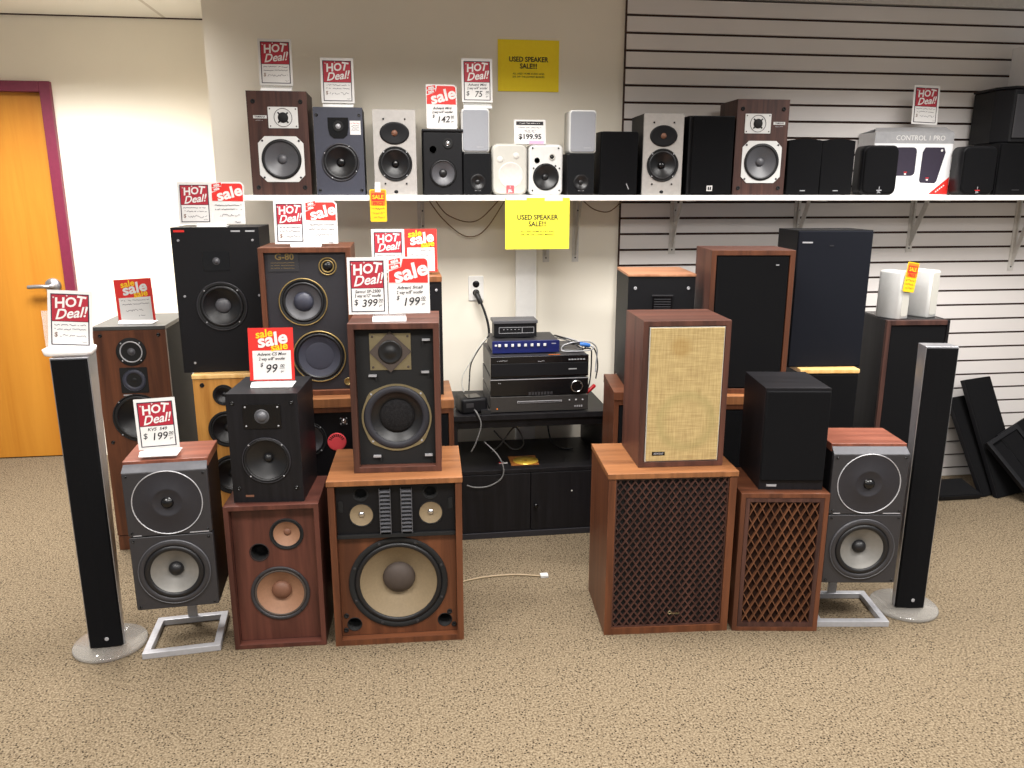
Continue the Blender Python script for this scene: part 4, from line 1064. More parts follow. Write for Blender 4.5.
# ---------------------------------------------------------------- media cabinet and components
def media():
    x0, x1, y0, y1 = 0.205, 0.90, 3.355, 3.80
    cx = (x0 + x1) / 2; cy = (y0 + y1) / 2; w = x1 - x0; d = y1 - y0
    t = thing('media_cabinet', 'low black media cabinet with open shelf and two doors', 'cabinet', (cx, cy, 0))
    def bx(n, a, c, e, f, g, h, m='blackash', bev=0.0015, par=t):
        b = MB(); b.box(a, c, e, f, g, h, m); return b.build(n, par, bev)
    H = 0.588
    bx('top_panel', -w / 2 - 0.01, w / 2 + 0.01, -d / 2 - 0.008, d / 2, H - 0.025, H)
    bx('apron', -w / 2 + 0.002, w / 2 - 0.002, -d / 2 + 0.012, -d / 2 + 0.03, H - 0.065, H - 0.0255, 'blackash')
    for s in (-1, 1): bx('side_panel', s * (w / 2 - 0.01) - 0.01, s * (w / 2 - 0.01) + 0.01, -d / 2, d / 2, 0.028, H - 0.0255)
    bx('shelf', -w / 2 + 0.0205, w / 2 - 0.0205, -d / 2 + 0.004, d / 2, 0.308, 0.326)
    bx('base', -w / 2, w / 2, -d / 2 - 0.004, d / 2, 0.0, 0.0275, 'charcoal')
    bx('back_panel', -w / 2 + 0.0205, w / 2 - 0.0205, d / 2 - 0.012, d / 2, 0.028, 0.3075)
    for s in (-1, 1):
        a, c = (-w / 2 + 0.021, -0.0015) if s < 0 else (0.0015, w / 2 - 0.021)
        dd = bx('door', a, c, -d / 2 + 0.001, -d / 2 + 0.018, 0.030, 0.306)
        if s > 0:
            b = MB(); b.lathe(0.022, -d / 2 + 0.001, 0.155, [(0.005, 0), (0.005, 0.012), (0.011, 0.016), (0.011, 0.022), (0.008, 0.026), (0, 0.027)], 'blackgloss', 20); b.build('knob', dd)
            b = MB(); b.disc(0.19, -d / 2 + 0.001, 0.212, 0.004, 'white', 0.001); b.build('peg', dd)
media()
TZ = 0.588
def comp(name, label, cat, x0, x1, yf, z0, z1, d, m, rz=0):
    t = front(name, label, cat, (x0 + x1) / 2, yf, z0, rz, d); w = x1 - x0; h = z1 - z0
    b = MB(); b.box(-w / 2 + 0.003, w / 2 - 0.003, -d / 2 + 0.012, d / 2, 0.006, h - 0.001, 'darkgrey'); b.build('case', t, 0.0015)
    b = MB(); b.box(-w / 2, w / 2, -d / 2, -d / 2 + 0.0118, 0.004, h, m); b.build('front_panel', t, 0.0015)
    for sx_ in (-1, 1):
        for sy in (-1, 1):
            b = MB(); b.latheZ(sx_ * (w / 2 - 0.04), sy * (d / 2 - 0.045), [(0, 0), (0.014, 0), (0.016, 0.006), (0, 0.006)], 'rubber', 16); b.build('foot', t)
    return t, w, h, -d / 2
t, w, h, y = comp('disc_player', 'graphite disc player with a long slot, lowest of the component stack', 'player', 0.372, 0.812, 3.37, TZ, 0.662, 0.36, 'recv')
b = MB(); b.box(-0.10, 0.10, y - 0.002, y, 0.044, 0.053, 'silver'); b.box(-0.098, 0.098, y - 0.0025, y - 0.002, 0.046, 0.050, 'darkgrey'); b.build('disc_tray', t)
for k in range(3):
    b = MB(); b.disc(0.135 + k * 0.03, y, 0.051, 0.004, 'silver', 0.003); b.build('button', t)
for k in range(4):
    b = MB(); b.box(0.158 + k * 0.010, 0.164 + k * 0.010, y - 0.002, y, 0.018, 0.026, 'silver'); b.build('button', t)
b = MB(); b.disc(-0.19, y, 0.02, 0.003, 'orangeink', 0.001); b.build('power_lamp', t)
t, w, h, y = comp('receiver', 'black receiver with one round chrome knob in the component stack', 'receiver', 0.372, 0.812, 3.372, 0.6625, 0.742, 0.36, 'blackgloss')
b = MB(); b.lathe(0.166, y, 0.040, [(0.028, 0), (0.028, 0.010), (0.025, 0.012), (0.0235, 0.012), (0.023, 0.002)], 'chrome', 40); b.lathe(0.166, y, 0.040, [(0.0235, 0.009), (0.018, 0.0085), (0, 0.008)], 'blackgloss', 40); b.build('volume_knob', t)
b = MB(); b.box(-w / 2, w / 2, y - 0.0008, y, h - 0.004, h - 0.001, 'silver'); b.build('trim_strip', t)
for k in range(8):
    b = MB(); b.box(-0.05 + k * 0.014, -0.040 + k * 0.014, y - 0.0012, y, 0.004, 0.018, 'darkgrey'); b.build('button', t)
for px in (-0.185, -0.178):
    b = MB(); b.box(px, px + 0.004, y - 0.001, y, 0.060, 0.063, 'silver'); b.build('indicator', t)
t, w, h, y = comp('dvd_player', 'black disc player with grey buttons at right, third up the component stack', 'player', 0.374, 0.812, 3.376, 0.7425, 0.842, 0.35, 'blackgloss')
b = MB(); b.box(-0.215, 0.215, y - 0.004, y, 0.012, 0.068, 'black'); b.build('drop_door', t, 0.001)
for k in range(6):
    b = MB(); b.box(0.128 + k * 0.013, 0.137 + k * 0.013, y - 0.002, y, 0.078, 0.083, 'silver'); b.build('button', t)
b = MB(); scrib(b, -0.19, -0.14, 0.082, y - 0.0003, 'silver'); scrib(b, -0.01, 0.02, 0.076, y - 0.0003, 'silver'); b.box(0.128, 0.165, y - 0.0048, y - 0.004, 0.036, 0.041, 'silver'); b.build('markings', t, 0, False)
b = MB(); b.prism([(0.05, 0.001), (0.10, 0.0), (0.105, 0.004), (0.055, 0.005)], 0, 0.001, 'orangeink')
o = tag(b.build('paper_tag'), 'small orange paper lying on the third component from the bottom', 'paper'); o.location = (0.585, 3.40, 0.8425); o.rotation_euler = (R(-90), 0, 0)
t, w, h, y = comp('speaker_selector', 'blue-fronted selector box with a row of white buttons', 'switch box', 0.388, 0.690, 3.43, 0.8425, 0.901, 0.22, 'bluepanel')
for k in range(8):
    b = MB(); b.box(-0.125 + k * 0.029, -0.113 + k * 0.029, y - 0.006, y, 0.034, 0.046, 'white'); b.build('button', t, 0.001)
b = MB(); b.box(0.115, 0.135, y - 0.001, y, 0.042, 0.046, 'silver'); b.box(-0.14, -0.13, y - 0.001, y, 0.036, 0.044, 'white'); b.build('markings', t)
t, w, h, y = comp('cable_box', 'small black box with silver lid on top of the component stack', 'box', 0.404, 0.598, 3.50, 0.9015, 0.970, 0.11, 'black')
b = MB(); b.box(-w / 2 - 0.004, w / 2 + 0.004, y - 0.006, 0.055, h - 0.002, h + 0.012, 'conegrey'); b.build('lid', t, 0.002)
b = MB(); b.box(-0.075, 0.085, y - 0.001, y, 0.022, 0.024, 'silver'); b.box(-0.075, 0.085, y - 0.001, y, 0.048, 0.050, 'silver')
for px in (-0.075, 0.03, 0.083): b.box(px, px + 0.002, y - 0.001, y, 0.022, 0.05, 'silver')
for k in range(5): b.box(-0.055 + k * 0.017, -0.050 + k * 0.017, y - 0.001, y, 0.038, 0.041, 'silver')
b.build('markings', t)
# adapter block and its leads
t = thing('power_adapter', 'black power adapter lying on the media cabinet left of the components', 'adapter', (0.292, 3.43, TZ), 12)
b = MB(); b.prism(rrect(-0.06, 0.06, 0.0, 0.07, 0.012), -0.055, 0.055, 'black', 0.012); b.build('body', t)
b = MB(); b.box(-0.03, 0.03, -0.05, 0.02, 0.0702, 0.074, 'blackgloss'); b.box(-0.04, -0.005, -0.0555, -0.05, 0.03, 0.05, 'darkgrey'); b.build('label_plate', t, 0.001)
b = MB(); b.tube([(0.30, 3.365, 0.61), (0.31, 3.335, 0.60), (0.325, 3.325, 0.55), (0.30, 3.32, 0.47), (0.28, 3.325, 0.43)], 0.0035, 'cablegrey', 8)
tag(b.build('adapter_lead'), 'grey lead hanging from power adapter over the cabinet front edge', 'cord')
b = MB(); b.tube([(0.345, 3.40, 0.45), (0.40, 3.36, 0.40), (0.425, 3.34, 0.345), (0.415, 3.335, 0.295), (0.36, 3.335, 0.262), (0.30, 3.335, 0.258), (0.26, 3.335, 0.27)], 0.0033, 'cablegrey', 8)
tag(b.build('cable'), 'grey cable looping from the open shelf down over the left door', 'cord')
b = MB(); b.tube([(0.37, 3.50, 0.905), (0.33, 3.49, 0.86), (0.295, 3.485, 0.80), (0.262, 3.48, 0.745), (0.255, 3.47, 0.70), (0.262, 3.46, 0.668)], 0.0032, 'offwhite', 8)
tag(b.build('cable'), 'pale cable curving down to the power adapter', 'cord')
b = MB(); b.tube([(0.385, 3.52, 0.915), (0.34, 3.51, 0.86), (0.30, 3.505, 0.79), (0.29, 3.49, 0.72), (0.285, 3.47, 0.672)], 0.0032, 'cableblack', 8)
tag(b.build('cable'), 'black cable curving down to the power adapter beside the pale one', 'cord')
b = MB(); b.box(0.247, 0.253, 3.39, 3.40, 0, 0.001, 'black'); b.bm.clear()
b.tube([(0.33, 3.40, 0.600), (0.36, 3.40, 0.598)], 0.010, 'cableblack', 8, 1); b.box(0.33, 0.372, 3.362, 3.395, TZ + 0.001, TZ + 0.018, 'cableblack')
tag(b.build('plug'), 'black plug lying on the cabinet top beside the component stack', 'plug')
for n, (pts, m, lab) in enumerate((
    ([(0.69, 3.56, 0.90), (0.72, 3.50, 0.895), (0.77, 3.46, 0.872), (0.80, 3.45, 0.855), (0.84, 3.46, 0.85), (0.85, 3.48, 0.80), (0.845, 3.47, 0.72), (0.83, 3.45, 0.672), (0.815, 3.44, 0.668)], 'cableblack', 'black cable hanging down at the right of the component stack'),
    ([(0.68, 3.54, 0.895), (0.74, 3.48, 0.888), (0.80, 3.46, 0.866), (0.77, 3.44, 0.852), (0.70, 3.45, 0.856), (0.70, 3.48, 0.868), (0.78, 3.47, 0.870), (0.83, 3.46, 0.858)], 'cablegrey', 'grey cable coiled over the right end of the component stack'),
    ([(0.69, 3.53, 0.905), (0.76, 3.47, 0.890), (0.82, 3.47, 0.866), (0.79, 3.45, 0.846), (0.73, 3.46, 0.847), (0.72, 3.50, 0.86), (0.80, 3.49, 0.873), (0.86, 3.48, 0.85), (0.885, 3.50, 0.77), (0.88, 3.51, 0.70)], 'cableblack', 'thin dark cable looping off the right side of the component stack'))):
    b = MB(); b.tube(pts, 0.0032, m, 6); tag(b.build('cable'), lab, 'cord')
b = MB(); b.tube([(0.70, 3.55, 0.895), (0.75, 3.51, 0.892), (0.81, 3.47, 0.876), (0.85, 3.45, 0.862), (0.83, 3.435, 0.850), (0.76, 3.43, 0.848), (0.705, 3.44, 0.850), (0.715, 3.46, 0.870), (0.77, 3.46, 0.884), (0.84, 3.47, 0.880), (0.875, 3.48, 0.845), (0.872, 3.48, 0.78), (0.868, 3.47, 0.74)], 0.003, 'silver', 6)
tag(b.build('cable'), 'silvery cable looping over the right end of the stack and hanging down', 'cord')
b = MB(); b.tube([(0.79, 3.462, 0.874), (0.815, 3.458, 0.872), (0.835, 3.462, 0.866)], 0.009, 'bluewire', 10); tag(b.build('cable_tie'), 'blue wrap around the cable coil at the right of the stack', 'wire')
b = MB(); b.tube([(0.815, 3.436, 0.650), (0.84, 3.44, 0.668), (0.86, 3.45, 0.682)], 0.009, 'redplastic', 10); tag(b.build('connector'), 'red connector beside the chrome-knobbed receiver', 'plug')
# disc in a sleeve on the open shelf
b = MB(); b.box(-0.064, 0.064, -0.062, 0.062, 0, 0.003, 'sleeve'); tag(b.build('disc_sleeve'), 'flat orange disc sleeve lying on the open cabinet shelf', 'sleeve').location = (0.535, 3.47, 0.3262)
b = MB(); b.latheZ(0, 0, [(0.008, 0), (0.059, 0), (0.059, 0.0012), (0.020, 0.0013), (0.018, 0.0016), (0.008, 0.0012)], 'golddisc', 48); o = tag(b.build('disc'), 'golden disc lying on its orange sleeve in the cabinet', 'disc'); o.location = (0.545, 3.465, 0.3294)
b = MB(); b.box(-0.02, 0.02, -0.006, 0.006, 0, 0.002, 'paper'); b.box(-0.02, 0.0, -0.0061, 0.0061, 0.0019, 0.0024, 'redplastic'); o = tag(b.build('paper_slip'), 'white and red slip beside the golden disc', 'paper'); o.location = (0.438, 3.45, 0.3262)
b = MB(); b.tube([(0.42, 3.66, 0.42), (0.5, 3.6, 0.345), (0.56, 3.62, 0.36), (0.52, 3.64, 0.44), (0.45, 3.63, 0.36), (0.40, 3.60, 0.332)], 0.004, 'cablegrey', 8); tag(b.build('cable'), 'tangled grey cable at the back of the open cabinet shelf', 'cord')
b = MB(); b.tube([(0.68, 3.7, 0.50), (0.70, 3.66, 0.36), (0.74, 3.62, 0.332), (0.80, 3.60, 0.331)], 0.004, 'cableblack', 8); tag(b.build('cable'), 'black cable at the right end of the open cabinet shelf', 'cord')
# cable on the carpet
t = thing('floor_cable', 'thin tan cable with white end lying on the carpet before the cabinet', 'cord', (0.36, 2.96, 0))
b = MB(); b.tube([(-0.17, -0.02, 0.004), (-0.12, 0.0, 0.004), (-0.04, 0.018, 0.004), (0.06, 0.02, 0.004), (0.13, 0.005, 0.004), (0.175, -0.01, 0.005)], 0.004, 'cabletan', 8); b.build('wire', t)
b = MB(); b.box(0.168, 0.20, -0.02, 0.004, 0.0005, 0.013, 'white'); b.build('plug', t, 0.002)

# ---------------------------------------------------------------- small speakers on the shelf
def yamaha(label, fx, fy, rz, mirror):
    w, d, h = 0.242, 0.22, 0.416; s = -1 if mirror else 1
    t = front('shelf_speaker', label, 'speaker', fx, fy, SH, rz, d, 'rosewood shelf speakers')
    shell(t, w, d, h, 'rose', 0.012, 0, None, 0, -d / 2 + 0.014); y = -d / 2
    baffle(t, w, h, 0, y, [(0.006, 0.146, 0.078)], 'rose', 0.0138)
    c = 0.028; q = 0.092; cx, cz = 0.006, 0.146
    b = MB(); b.prism([(cx - q + c, cz - q), (cx + q - c, cz - q), (cx + q, cz - q + c), (cx + q, cz + q - c), (cx + q - c, cz + q), (cx - q + c, cz + q), (cx - q, cz + q - c), (cx - q, cz - q + c)], y - 0.003, y, 'white', holes=[(cx, cz, 0.074)]); b.build('woofer_plate', t)
    driver(t, cx, cz, y - 0.003, 0.081, 'woofer', 'blackmatte', 'conegrey', 'conegrey', 'rubber', 0.97, 0.85, 0.24, 0.24, 0.05, 0.14, 0, 0.003)
    for a in (-1, 1):
        for e in (-1, 1):
            k = MB(); k.disc(cx + a * 0.074, y - 0.003, cz + e * 0.074, 0.0045, 'ink', 0.002, 10); k.build('screw', t)
    tx, tz = s * 0.022, 0.312
    b = MB(); b.prism(rrect(tx - 0.06, tx + 0.06, tz - 0.042, tz + 0.042, 0.003, 3), y - 0.003, y, 'white')
    b.lathe(tx, y - 0.003, tz, [(0.037, 0), (0.037, 0.0015), (0.035, 0.0015), (0.035, 0)], 'ink', 32); b.lathe(tx, y - 0.003, tz, [(0.021, 0.001), (0.018, 0.004), (0, 0.005)], 'blackmatte', 28)
    for a in range(4):
        an = R(45 + 90 * a); b.bar2((tx + 0.018 * math.cos(an), tz + 0.018 * math.sin(an)), (tx + 0.029 * math.cos(an), tz + 0.029 * math.sin(an)), 0.006, y - 0.005, y - 0.003, 'blackmatte')
        b.disc(tx + (0.052 if a % 2 else -0.052), y - 0.003, tz + (0.034 if a > 1 else -0.034), 0.003, 'ink', 0.001, 8)
    b.build('tweeter', t)
    bx = -0.071 if not mirror else 0.078
    b = MB(); b.box(bx - 0.027, bx + 0.027, y - 0.001, y, tz - 0.004, tz + 0.008, 'white'); b.text('YAMAHA', 0.011, bx, tz + 0.002, y - 0.0016, 'ink', 0.02, sx=0.95); scrib(b, bx - 0.018, bx + 0.018, tz - 0.012, y - 0.0002, 'silver', 0.0014, 0.001); b.build('badge', t, 0, False)
    pegs(t, [(-0.095, 0.375), (0.095, 0.375), (-0.095, 0.032), (0.095, 0.032)], y, 'blackmatte', 0.007)
yamaha('rosewood speaker with white driver plates at the left end of the shelf', -0.486, 3.555, 0, False)
yamaha('rosewood speaker with white driver plates before the slatted wall', 1.628, 3.555, -2, True)

def shelf_box(label, fx, w, h, d=0.2, m='black', z=SH, fy=3.555, rz=0, name='shelf_speaker', group=None, cab='black'):
    t = front(name, label, 'speaker', fx, fy, z, rz, d, group)
    shell(t, w, d, h, cab, 0.008, 0, None, 0, -d / 2 + 0.014)
    return t, -d / 2
t, y = shelf_box('dark grey speaker with arched tweeter plate and price sticker', -0.242, 0.202, 0.356)
baffle(t, 0.202, 0.356, 0, y, [(0.003, 0.135, 0.066)], 'slate', 0.0138)
driver(t, 0.003, 0.135, y, 0.078, 'woofer', 'charcoal', 'cone', 'blackgloss', 'rubber', 0.9, 0.74, 0.24, 0.3, 0.05, 0.14, 4, 0.004, 'silver', 60)
b = MB(); b.prism([(-0.042, 0.275), (-0.036, 0.245), (-0.02, 0.232), (0.02, 0.232), (0.036, 0.245), (0.042, 0.275), (0.042, 0.315), (-0.042, 0.315)], y - 0.003, y, 'blackgloss'); tw = b.build('tweeter_plate', t)
dome(t, 0.0, 0.28, y - 0.003, 0.022, 'blackmatte', 'silver', 0.35, nscrew=0)
b = MB(); b.box(0.048, 0.092, y - 0.0008, y, 0.247, 0.303, 'paper'); scrib(b, 0.052, 0.088, 0.292, y - 0.001, 'redplastic'); [scrib(b, 0.054, 0.086, 0.282 - 0.008 * k, y - 0.001) for k in range(3)]; b.build('sticker', t)
pegs(t, [(-0.087, 0.325), (0.087, 0.325), (-0.087, 0.02), (0.087, 0.02)], y)

def silver_two(label, fx, rz):
    t, y = shelf_box(label, fx, 0.179, 0.350, 0.24, rz=rz, group='silver-fronted shelf speakers')
    baffle(t, 0.179, 0.350, 0, y, [(0, 0.13, 0.06)], 'silverpaint', 0.0138)
    driver(t, 0, 0.13, y, 0.072, 'woofer', 'blackmatte', 'cone', 'blackgloss', 'rubber', 0.88, 0.74, 0.22, 0.3, 0.05, 0.16, 4, 0.004, 'silver')
    b = MB(); b.lathe(0, y, 0.255, [(0.046, 0), (0.045, 0.004), (0.040, 0.004), (0.014, -0.004 + 0.0045), (0, 0.0005)], 'black', 44, 1.36); tw = b.build('tweeter', t)
    b = MB(); b.lathe(0, y, 0.255, [(0.013, 0.001), (0.009, 0.007), (0, 0.010)], 'capbrown', 20); b.build('dome', tw)
    pegs(t, [(-0.045, 0.312), (0.045, 0.312), (-0.045, 0.048), (0.045, 0.048)], y, 'blackmatte', 0.003, 'screw')
    b = MB(); b.disc(0, y, 0.014, 0.007, 'blackmatte', 0.001, 16, 1.3); b.build('badge', t)
silver_two('silver-fronted two-way speaker left of the small black two-way on the shelf', -0.010, 0)
silver_two('silver-fronted two-way speaker on the shelf before the slatted wall', 1.171, -3)

t, y = shelf_box('small black speaker with bare black woofer under a sale card', 0.193, 0.168, 0.272)
b = MB(); b.prism(rrect(-0.083, 0.083, 0, 0.262, 0.008), y, y + 0.0138, 'black', 0.004, holes=[(0, 0.092, 0.054)]); b.build('baffle', t)
b = MB(); b.box(-0.088, 0.088, y - 0.006, y + 0.06, 0.262, 0.274, 'black'); b.build('top_lip', t, 0.004)
driver(t, 0, 0.092, y, 0.058, 'woofer', 'blackmatte', 'conegrey', 'cone', 'rubber', 0.96, 0.84, 0.3, 0.3, 0.05, 0.16, 0, 0.004)
dome(t, 0.022, 0.215, y, 0.022, 'blackmatte', 'chrome', 0.35, nscrew=0)
port(t, -0.042, 0.19, y, 0.015, depth=0.0)

def small_black(label, fx):
    t, y = shelf_box(label, fx, 0.124, 0.178, 0.14, group='little black cube speakers on the shelf')
    b = MB(); b.prism(rrect(-0.06, 0.06, 0, 0.178, 0.008), y, y + 0.0138, 'blackgloss', 0.003, holes=[(0.002, 0.055, 0.033)]); b.build('baffle', t)
    driver(t, 0.002, 0.055, y, 0.036, 'woofer', 'black', 'cone', 'cone', 'rubber', 0.92, 0.76, 0.3, 0.25, 0.05, 0.14, 0, 0.003)
    badge(t, -0.012, 0.014, 0.018, 0.021, y, 'silver')
small_black('little black speaker under a silver mesh one, left of the white pair', 0.341)
small_black('little black speaker under a silver mesh one, right of the white pair', 0.800)
def small_white(label, fx, rz):
    t = front('satellite_speaker', label, 'speaker', fx, 3.56, SH + 0.1782, rz, 0.11, 'silver mesh satellites')
    b = MB(); b.prism(rrect(-0.0605, 0.0605, 0, 0.182, 0.014), -0.055, 0.055, 'white', 0.006); b.build('body', t)
    b = MB(); b.prism(rrect(-0.055, 0.055, 0.006, 0.176, 0.011), -0.0585, -0.0545, 'meshsilver', 0.003); b.build('grille', t)
    b = MB(); b.box(0.005, 0.035, -0.0592, -0.0586, 0.022, 0.025, 'silver'); b.build('badge', t)
small_white('white speaker with silver mesh front standing left of the white pair', 0.335, 0)
small_white('white speaker with silver mesh front standing right of the white pair', 0.806, 0)

t = front('satellite_speaker', 'white rounded speaker with closed grille and red badge on the shelf', 'speaker', 0.484, 3.555, SH, 0, 0.15, 'white rounded pair')
b = MB(); b.prism(rrect(-0.0785, 0.0785, 0, 0.218, 0.03), -0.06, 0.075, 'offwhite', 0.012); b.build('body', t)
b = MB(); b.prism(rrect(-0.074, 0.074, 0.004, 0.214, 0.028), -0.066, -0.0555, 'offwhite', 0.006)
b.lathe(0.004, -0.066, 0.085, [(0.055, -0.0001), (0.053, 0.002), (0.050, 0.0006), (0, 0.0006)], 'bracket', 36)
for px, pz in ((-0.042, 0.150), (0.028, 0.166)): b.lathe(px, -0.066, pz, [(0.014, 0), (0.013, 0.0015), (0, 0.0015)], 'bracket', 20)
b.build('grille', t)
b = MB(); b.box(-0.015, 0.018, -0.0685, -0.066, 0.008, 0.042, 'hotred'); b.text('JBL', 0.016, 0.0015, 0.018, -0.069, 'paper', 0.03, sx=0.9); b.text('!', 0.012, 0.0015, 0.034, -0.069, 'paper', 0.04); b.build('badge', t, 0, False)

t = front('satellite_speaker', 'white rounded speaker without grille showing its black cone', 'speaker', 0.645, 3.555, SH, 0, 0.15, 'white rounded pair')
b = MB(); b.prism(rrect(-0.076, 0.076, 0, 0.216, 0.024), -0.062, 0.075, 'white', 0.010, holes=[(0, 0.078, 0.054)]); b.build('body', t)
driver(t, 0.0, 0.078, -0.062, 0.058, 'woofer', 'blackmatte', 'cone', 'cone', 'rubber', 0.95, 0.84, 0.24, 0.3, 0.05, 0.16, 0, 0.004)
dome(t, 0.026, 0.163, -0.062, 0.014, 'offwhite', 'blackgloss', 0.5, nscrew=0); port(t, -0.04, 0.148, -0.062, 0.011, depth=0.0, rim='charcoal')
pegs(t, [(-0.06, 0.2), (0.055, 0.2), (-0.06, 0.02), (0.06, 0.02), (-0.055, 0.115), (0.06, 0.115), (0.042, 0.125), (-0.02, 0.125)], -0.062, 'ink', 0.0028, 'screw')

t, y = shelf_box('black rounded speaker with full black grille left of the silver-fronted one on slats', 0.972, 0.168, 0.272)
b = MB(); b.prism(rrect(-0.084, 0.084, 0, 0.272, 0.010), y - 0.004, y + 0.0138, 'grille', 0.006); b.build('grille', t)
b = MB(); b.bar2((0.034, 0.05), (0.046, 0.025), 0.003, y - 0.005, y - 0.004, 'silver'); b.build('badge', t)

t, y = shelf_box('black grille speaker with small white square badge on the shelf', 1.393, 0.208, 0.343, 0.24, rz=-2)
b = MB(); b.prism(rrect(-0.104, 0.104, 0, 0.343, 0.004), y + 0.003, y + 0.0138, 'black', 0.002); b.build('baffle', t)
grillepanel(t, 0.19, 0.335, 0.004, y + 0.0028, 'grille', 0.013, 0.004, 0.005)
b = MB(); b.box(-0.014, 0.012, y - 0.012, y - 0.0102, 0.018, 0.042, 'paper'); b.box(-0.009, 0.007, y - 0.0126, y - 0.012, 0.023, 0.037, 'ink'); b.text('!', 0.016, -0.001, 0.030, y - 0.013, 'paper', 0.04); b.build('badge', t, 0, False)

def curved_black(label, fx, w=0.158, h=0.242):
    t, y = shelf_box(label, fx, w, h, 0.18, rz=-2, group='black curved-top shelf speakers')
    b = MB(); pts = [(-w / 2, 0), (w / 2, 0)] + [(w / 2 - w * k / 8, h + 0.008 * math.sin(PI * k / 8)) for k in range(9)]
    b.prism(pts, y - 0.004, y + 0.0138, 'grille', 0.005); b.build('grille', t)
    badge(t, -0.012, 0.012, 0.018, 0.022, y - 0.004, 'silver')
curved_black('black curved-top speaker directly right of the rosewood speaker', 1.842)
curved_black('second black curved-top speaker right of the rosewood speaker', 2.004)

def control(label, fx, rz=-6, red=False):
    t = front('satellite_speaker', label, 'speaker', fx, 3.538, SH, rz, 0.10, 'black rounded speakers beside the white carton')
    w, h = 0.168, 0.224
    b = MB(); b.prism(rrect(-w / 2, w / 2, 0, h, 0.028), -0.042, 0.05, 'black', 0.014); b.build('body', t)
    b = MB(); b.prism(rrect(-w / 2 + 0.006, w / 2 - 0.006, 0.006, h - 0.006, 0.026), -0.050, -0.038, 'grille', 0.008); b.build('grille', t)
    b = MB(); b.box(-0.012, 0.012, -0.0515, -0.05, 0.020, 0.024, 'redplastic' if red else 'silver'); b.text('!', 0.016, 0, 0.032, -0.051, 'silver', 0.05); b.text('JBL', 0.012, 0, 0.014, -0.051, 'silver', 0.02); b.build('badge', t, 0, False)
control('black rounded speaker overlapping the left side of the white carton', 2.214)
control('black rounded speaker just right of the white carton', 2.715, -6, True)
t, y = shelf_box('black square speaker at the right end of the shelf, under the big wedge', 2.922, 0.20, 0.241, 0.2, rz=-4)
baffle(t, 0.20, 0.241, 0, y + 0.002, [], 'black', 0.0118); grillepanel(t, 0.194, 0.235, 0.003, y + 0.0018, 'grille', 0.010); badge(t, -0.018, 0.018, 0.022, 0.026, y - 0.0082, 'darkgrey')

# big wedge on top of the last two
t = front('stage_speaker', 'big black wedge speaker stacked on the right end of the shelf row', 'speaker', 2.935, 3.54, SH + 0.2415, -8, 0.26)
b = MB(); b.extr([(-0.135, -0.06, 0), (-0.08, -0.13, 0), (0.15, -0.13, 0), (0.15, 0.12, 0), (-0.135, 0.12, 0)], (0, 0, 0.24), 'black'); b.build('cabinet', t, 0.006)
b = MB(); b.extr([(-0.075, -0.132, 0.02), (0.05, -0.132, 0.02), (0.05, -0.132, 0.215), (-0.075, -0.132, 0.215)], (0, -0.006, 0), 'darkgrey'); b.build('grille', t, 0.004)
b = MB(); b.lathe(-0.012, -0.138, 0.12, [(0.022, 0), (0.02, 0.002), (0.012, 0.001), (0, 0.002)], 'charcoal', 24); b.build('badge', t)
b = MB(); b.extr([(-0.139, -0.063, 0.2402), (-0.082, -0.138, 0.2402), (0.155, -0.138, 0.2402), (0.155, 0.125, 0.2402), (-0.139, 0.125, 0.2402)], (0, 0, 0.012), 'black'); b.build('top_lip', t, 0.005)
t = front('carton', 'white box with red band on top of the big black wedge, cut by photo edge', 'box', 3.022, 3.58, SH + 0.2415 + 0.2525, -6, 0.16)
b = MB(); b.box(-0.075, 0.075, -0.08, 0.08, 0, 0.192, 'carton'); b.build('body', t, 0.002)
b = MB(); b.box(-0.075, 0.075, -0.0812, -0.0801, 0.09, 0.12, 'redplastic'); scrib(b, -0.06, 0.05, 0.145, -0.081, 'cartongrey'); b.build('print_band', t)

# white carton
t = front('carton', 'white carton printed with two dark speakers, standing on the shelf', 'box', 2.450, 3.665, SH, -2, 0.15)
w, h = 0.40, 0.290
b = MB(); b.box(-w / 2, w / 2, -0.075, 0.075, 0, h, 'carton'); b.build('body', t, 0.002)
b = MB(); b.extr([(-w / 2, -0.075, h), (w / 2, -0.075, h), (w / 2 - 0.01, -0.02, h + 0.028), (-w / 2 + 0.03, -0.02, h + 0.022)], (0, 0.003, 0.002), 'cartongrey'); b.extr([(-w / 2, 0.07, h), (w / 2, 0.07, h), (w / 2 - 0.01, -0.012, h + 0.018), (-w / 2 + 0.03, -0.012, h + 0.018)], (0, 0.003, 0.002), 'carton'); b.build('flap', t)
b = MB(); yp = -0.0755
b.prism([(-w / 2, h - 0.05), (w / 2, h - 0.05), (w / 2, h), (-w / 2, h)], yp - 0.0002, yp, 'cartongrey')
b.text('CONTROL 1 PRO', 0.032, 0.03, h - 0.026, yp - 0.0006, 'paper', 0.0, sx=1.0)
b.prism(rrect(-0.095, 0.018, 0.09, 0.222, 0.02), yp - 0.0004, yp, 'navy'); b.prism([(0.045, 0.07), (0.052, 0.058), (0.125, 0.055), (0.135, 0.065), (0.165, 0.20), (0.155, 0.222), (0.06, 0.222), (0.048, 0.20)], yp - 0.0004, yp, 'navy')
for px, pz in ((-0.03, 0.105), (0.085, 0.078)): b.box(px - 0.008, px + 0.008, yp - 0.0008, yp - 0.0004, pz, pz + 0.004, 'redplastic'); b.box(px - 0.005, px + 0.005, yp - 0.0008, yp - 0.0004, pz - 0.010, pz - 0.003, 'paper')
b.disc(0.145, yp - 0.0004, 0.208, 0.006, 'paper', 0.0003, 12); b.prism([(0.10, 0.004), (w / 2 - 0.002, 0.004), (w / 2 - 0.002, 0.085)], yp - 0.0006, yp, 'redink')
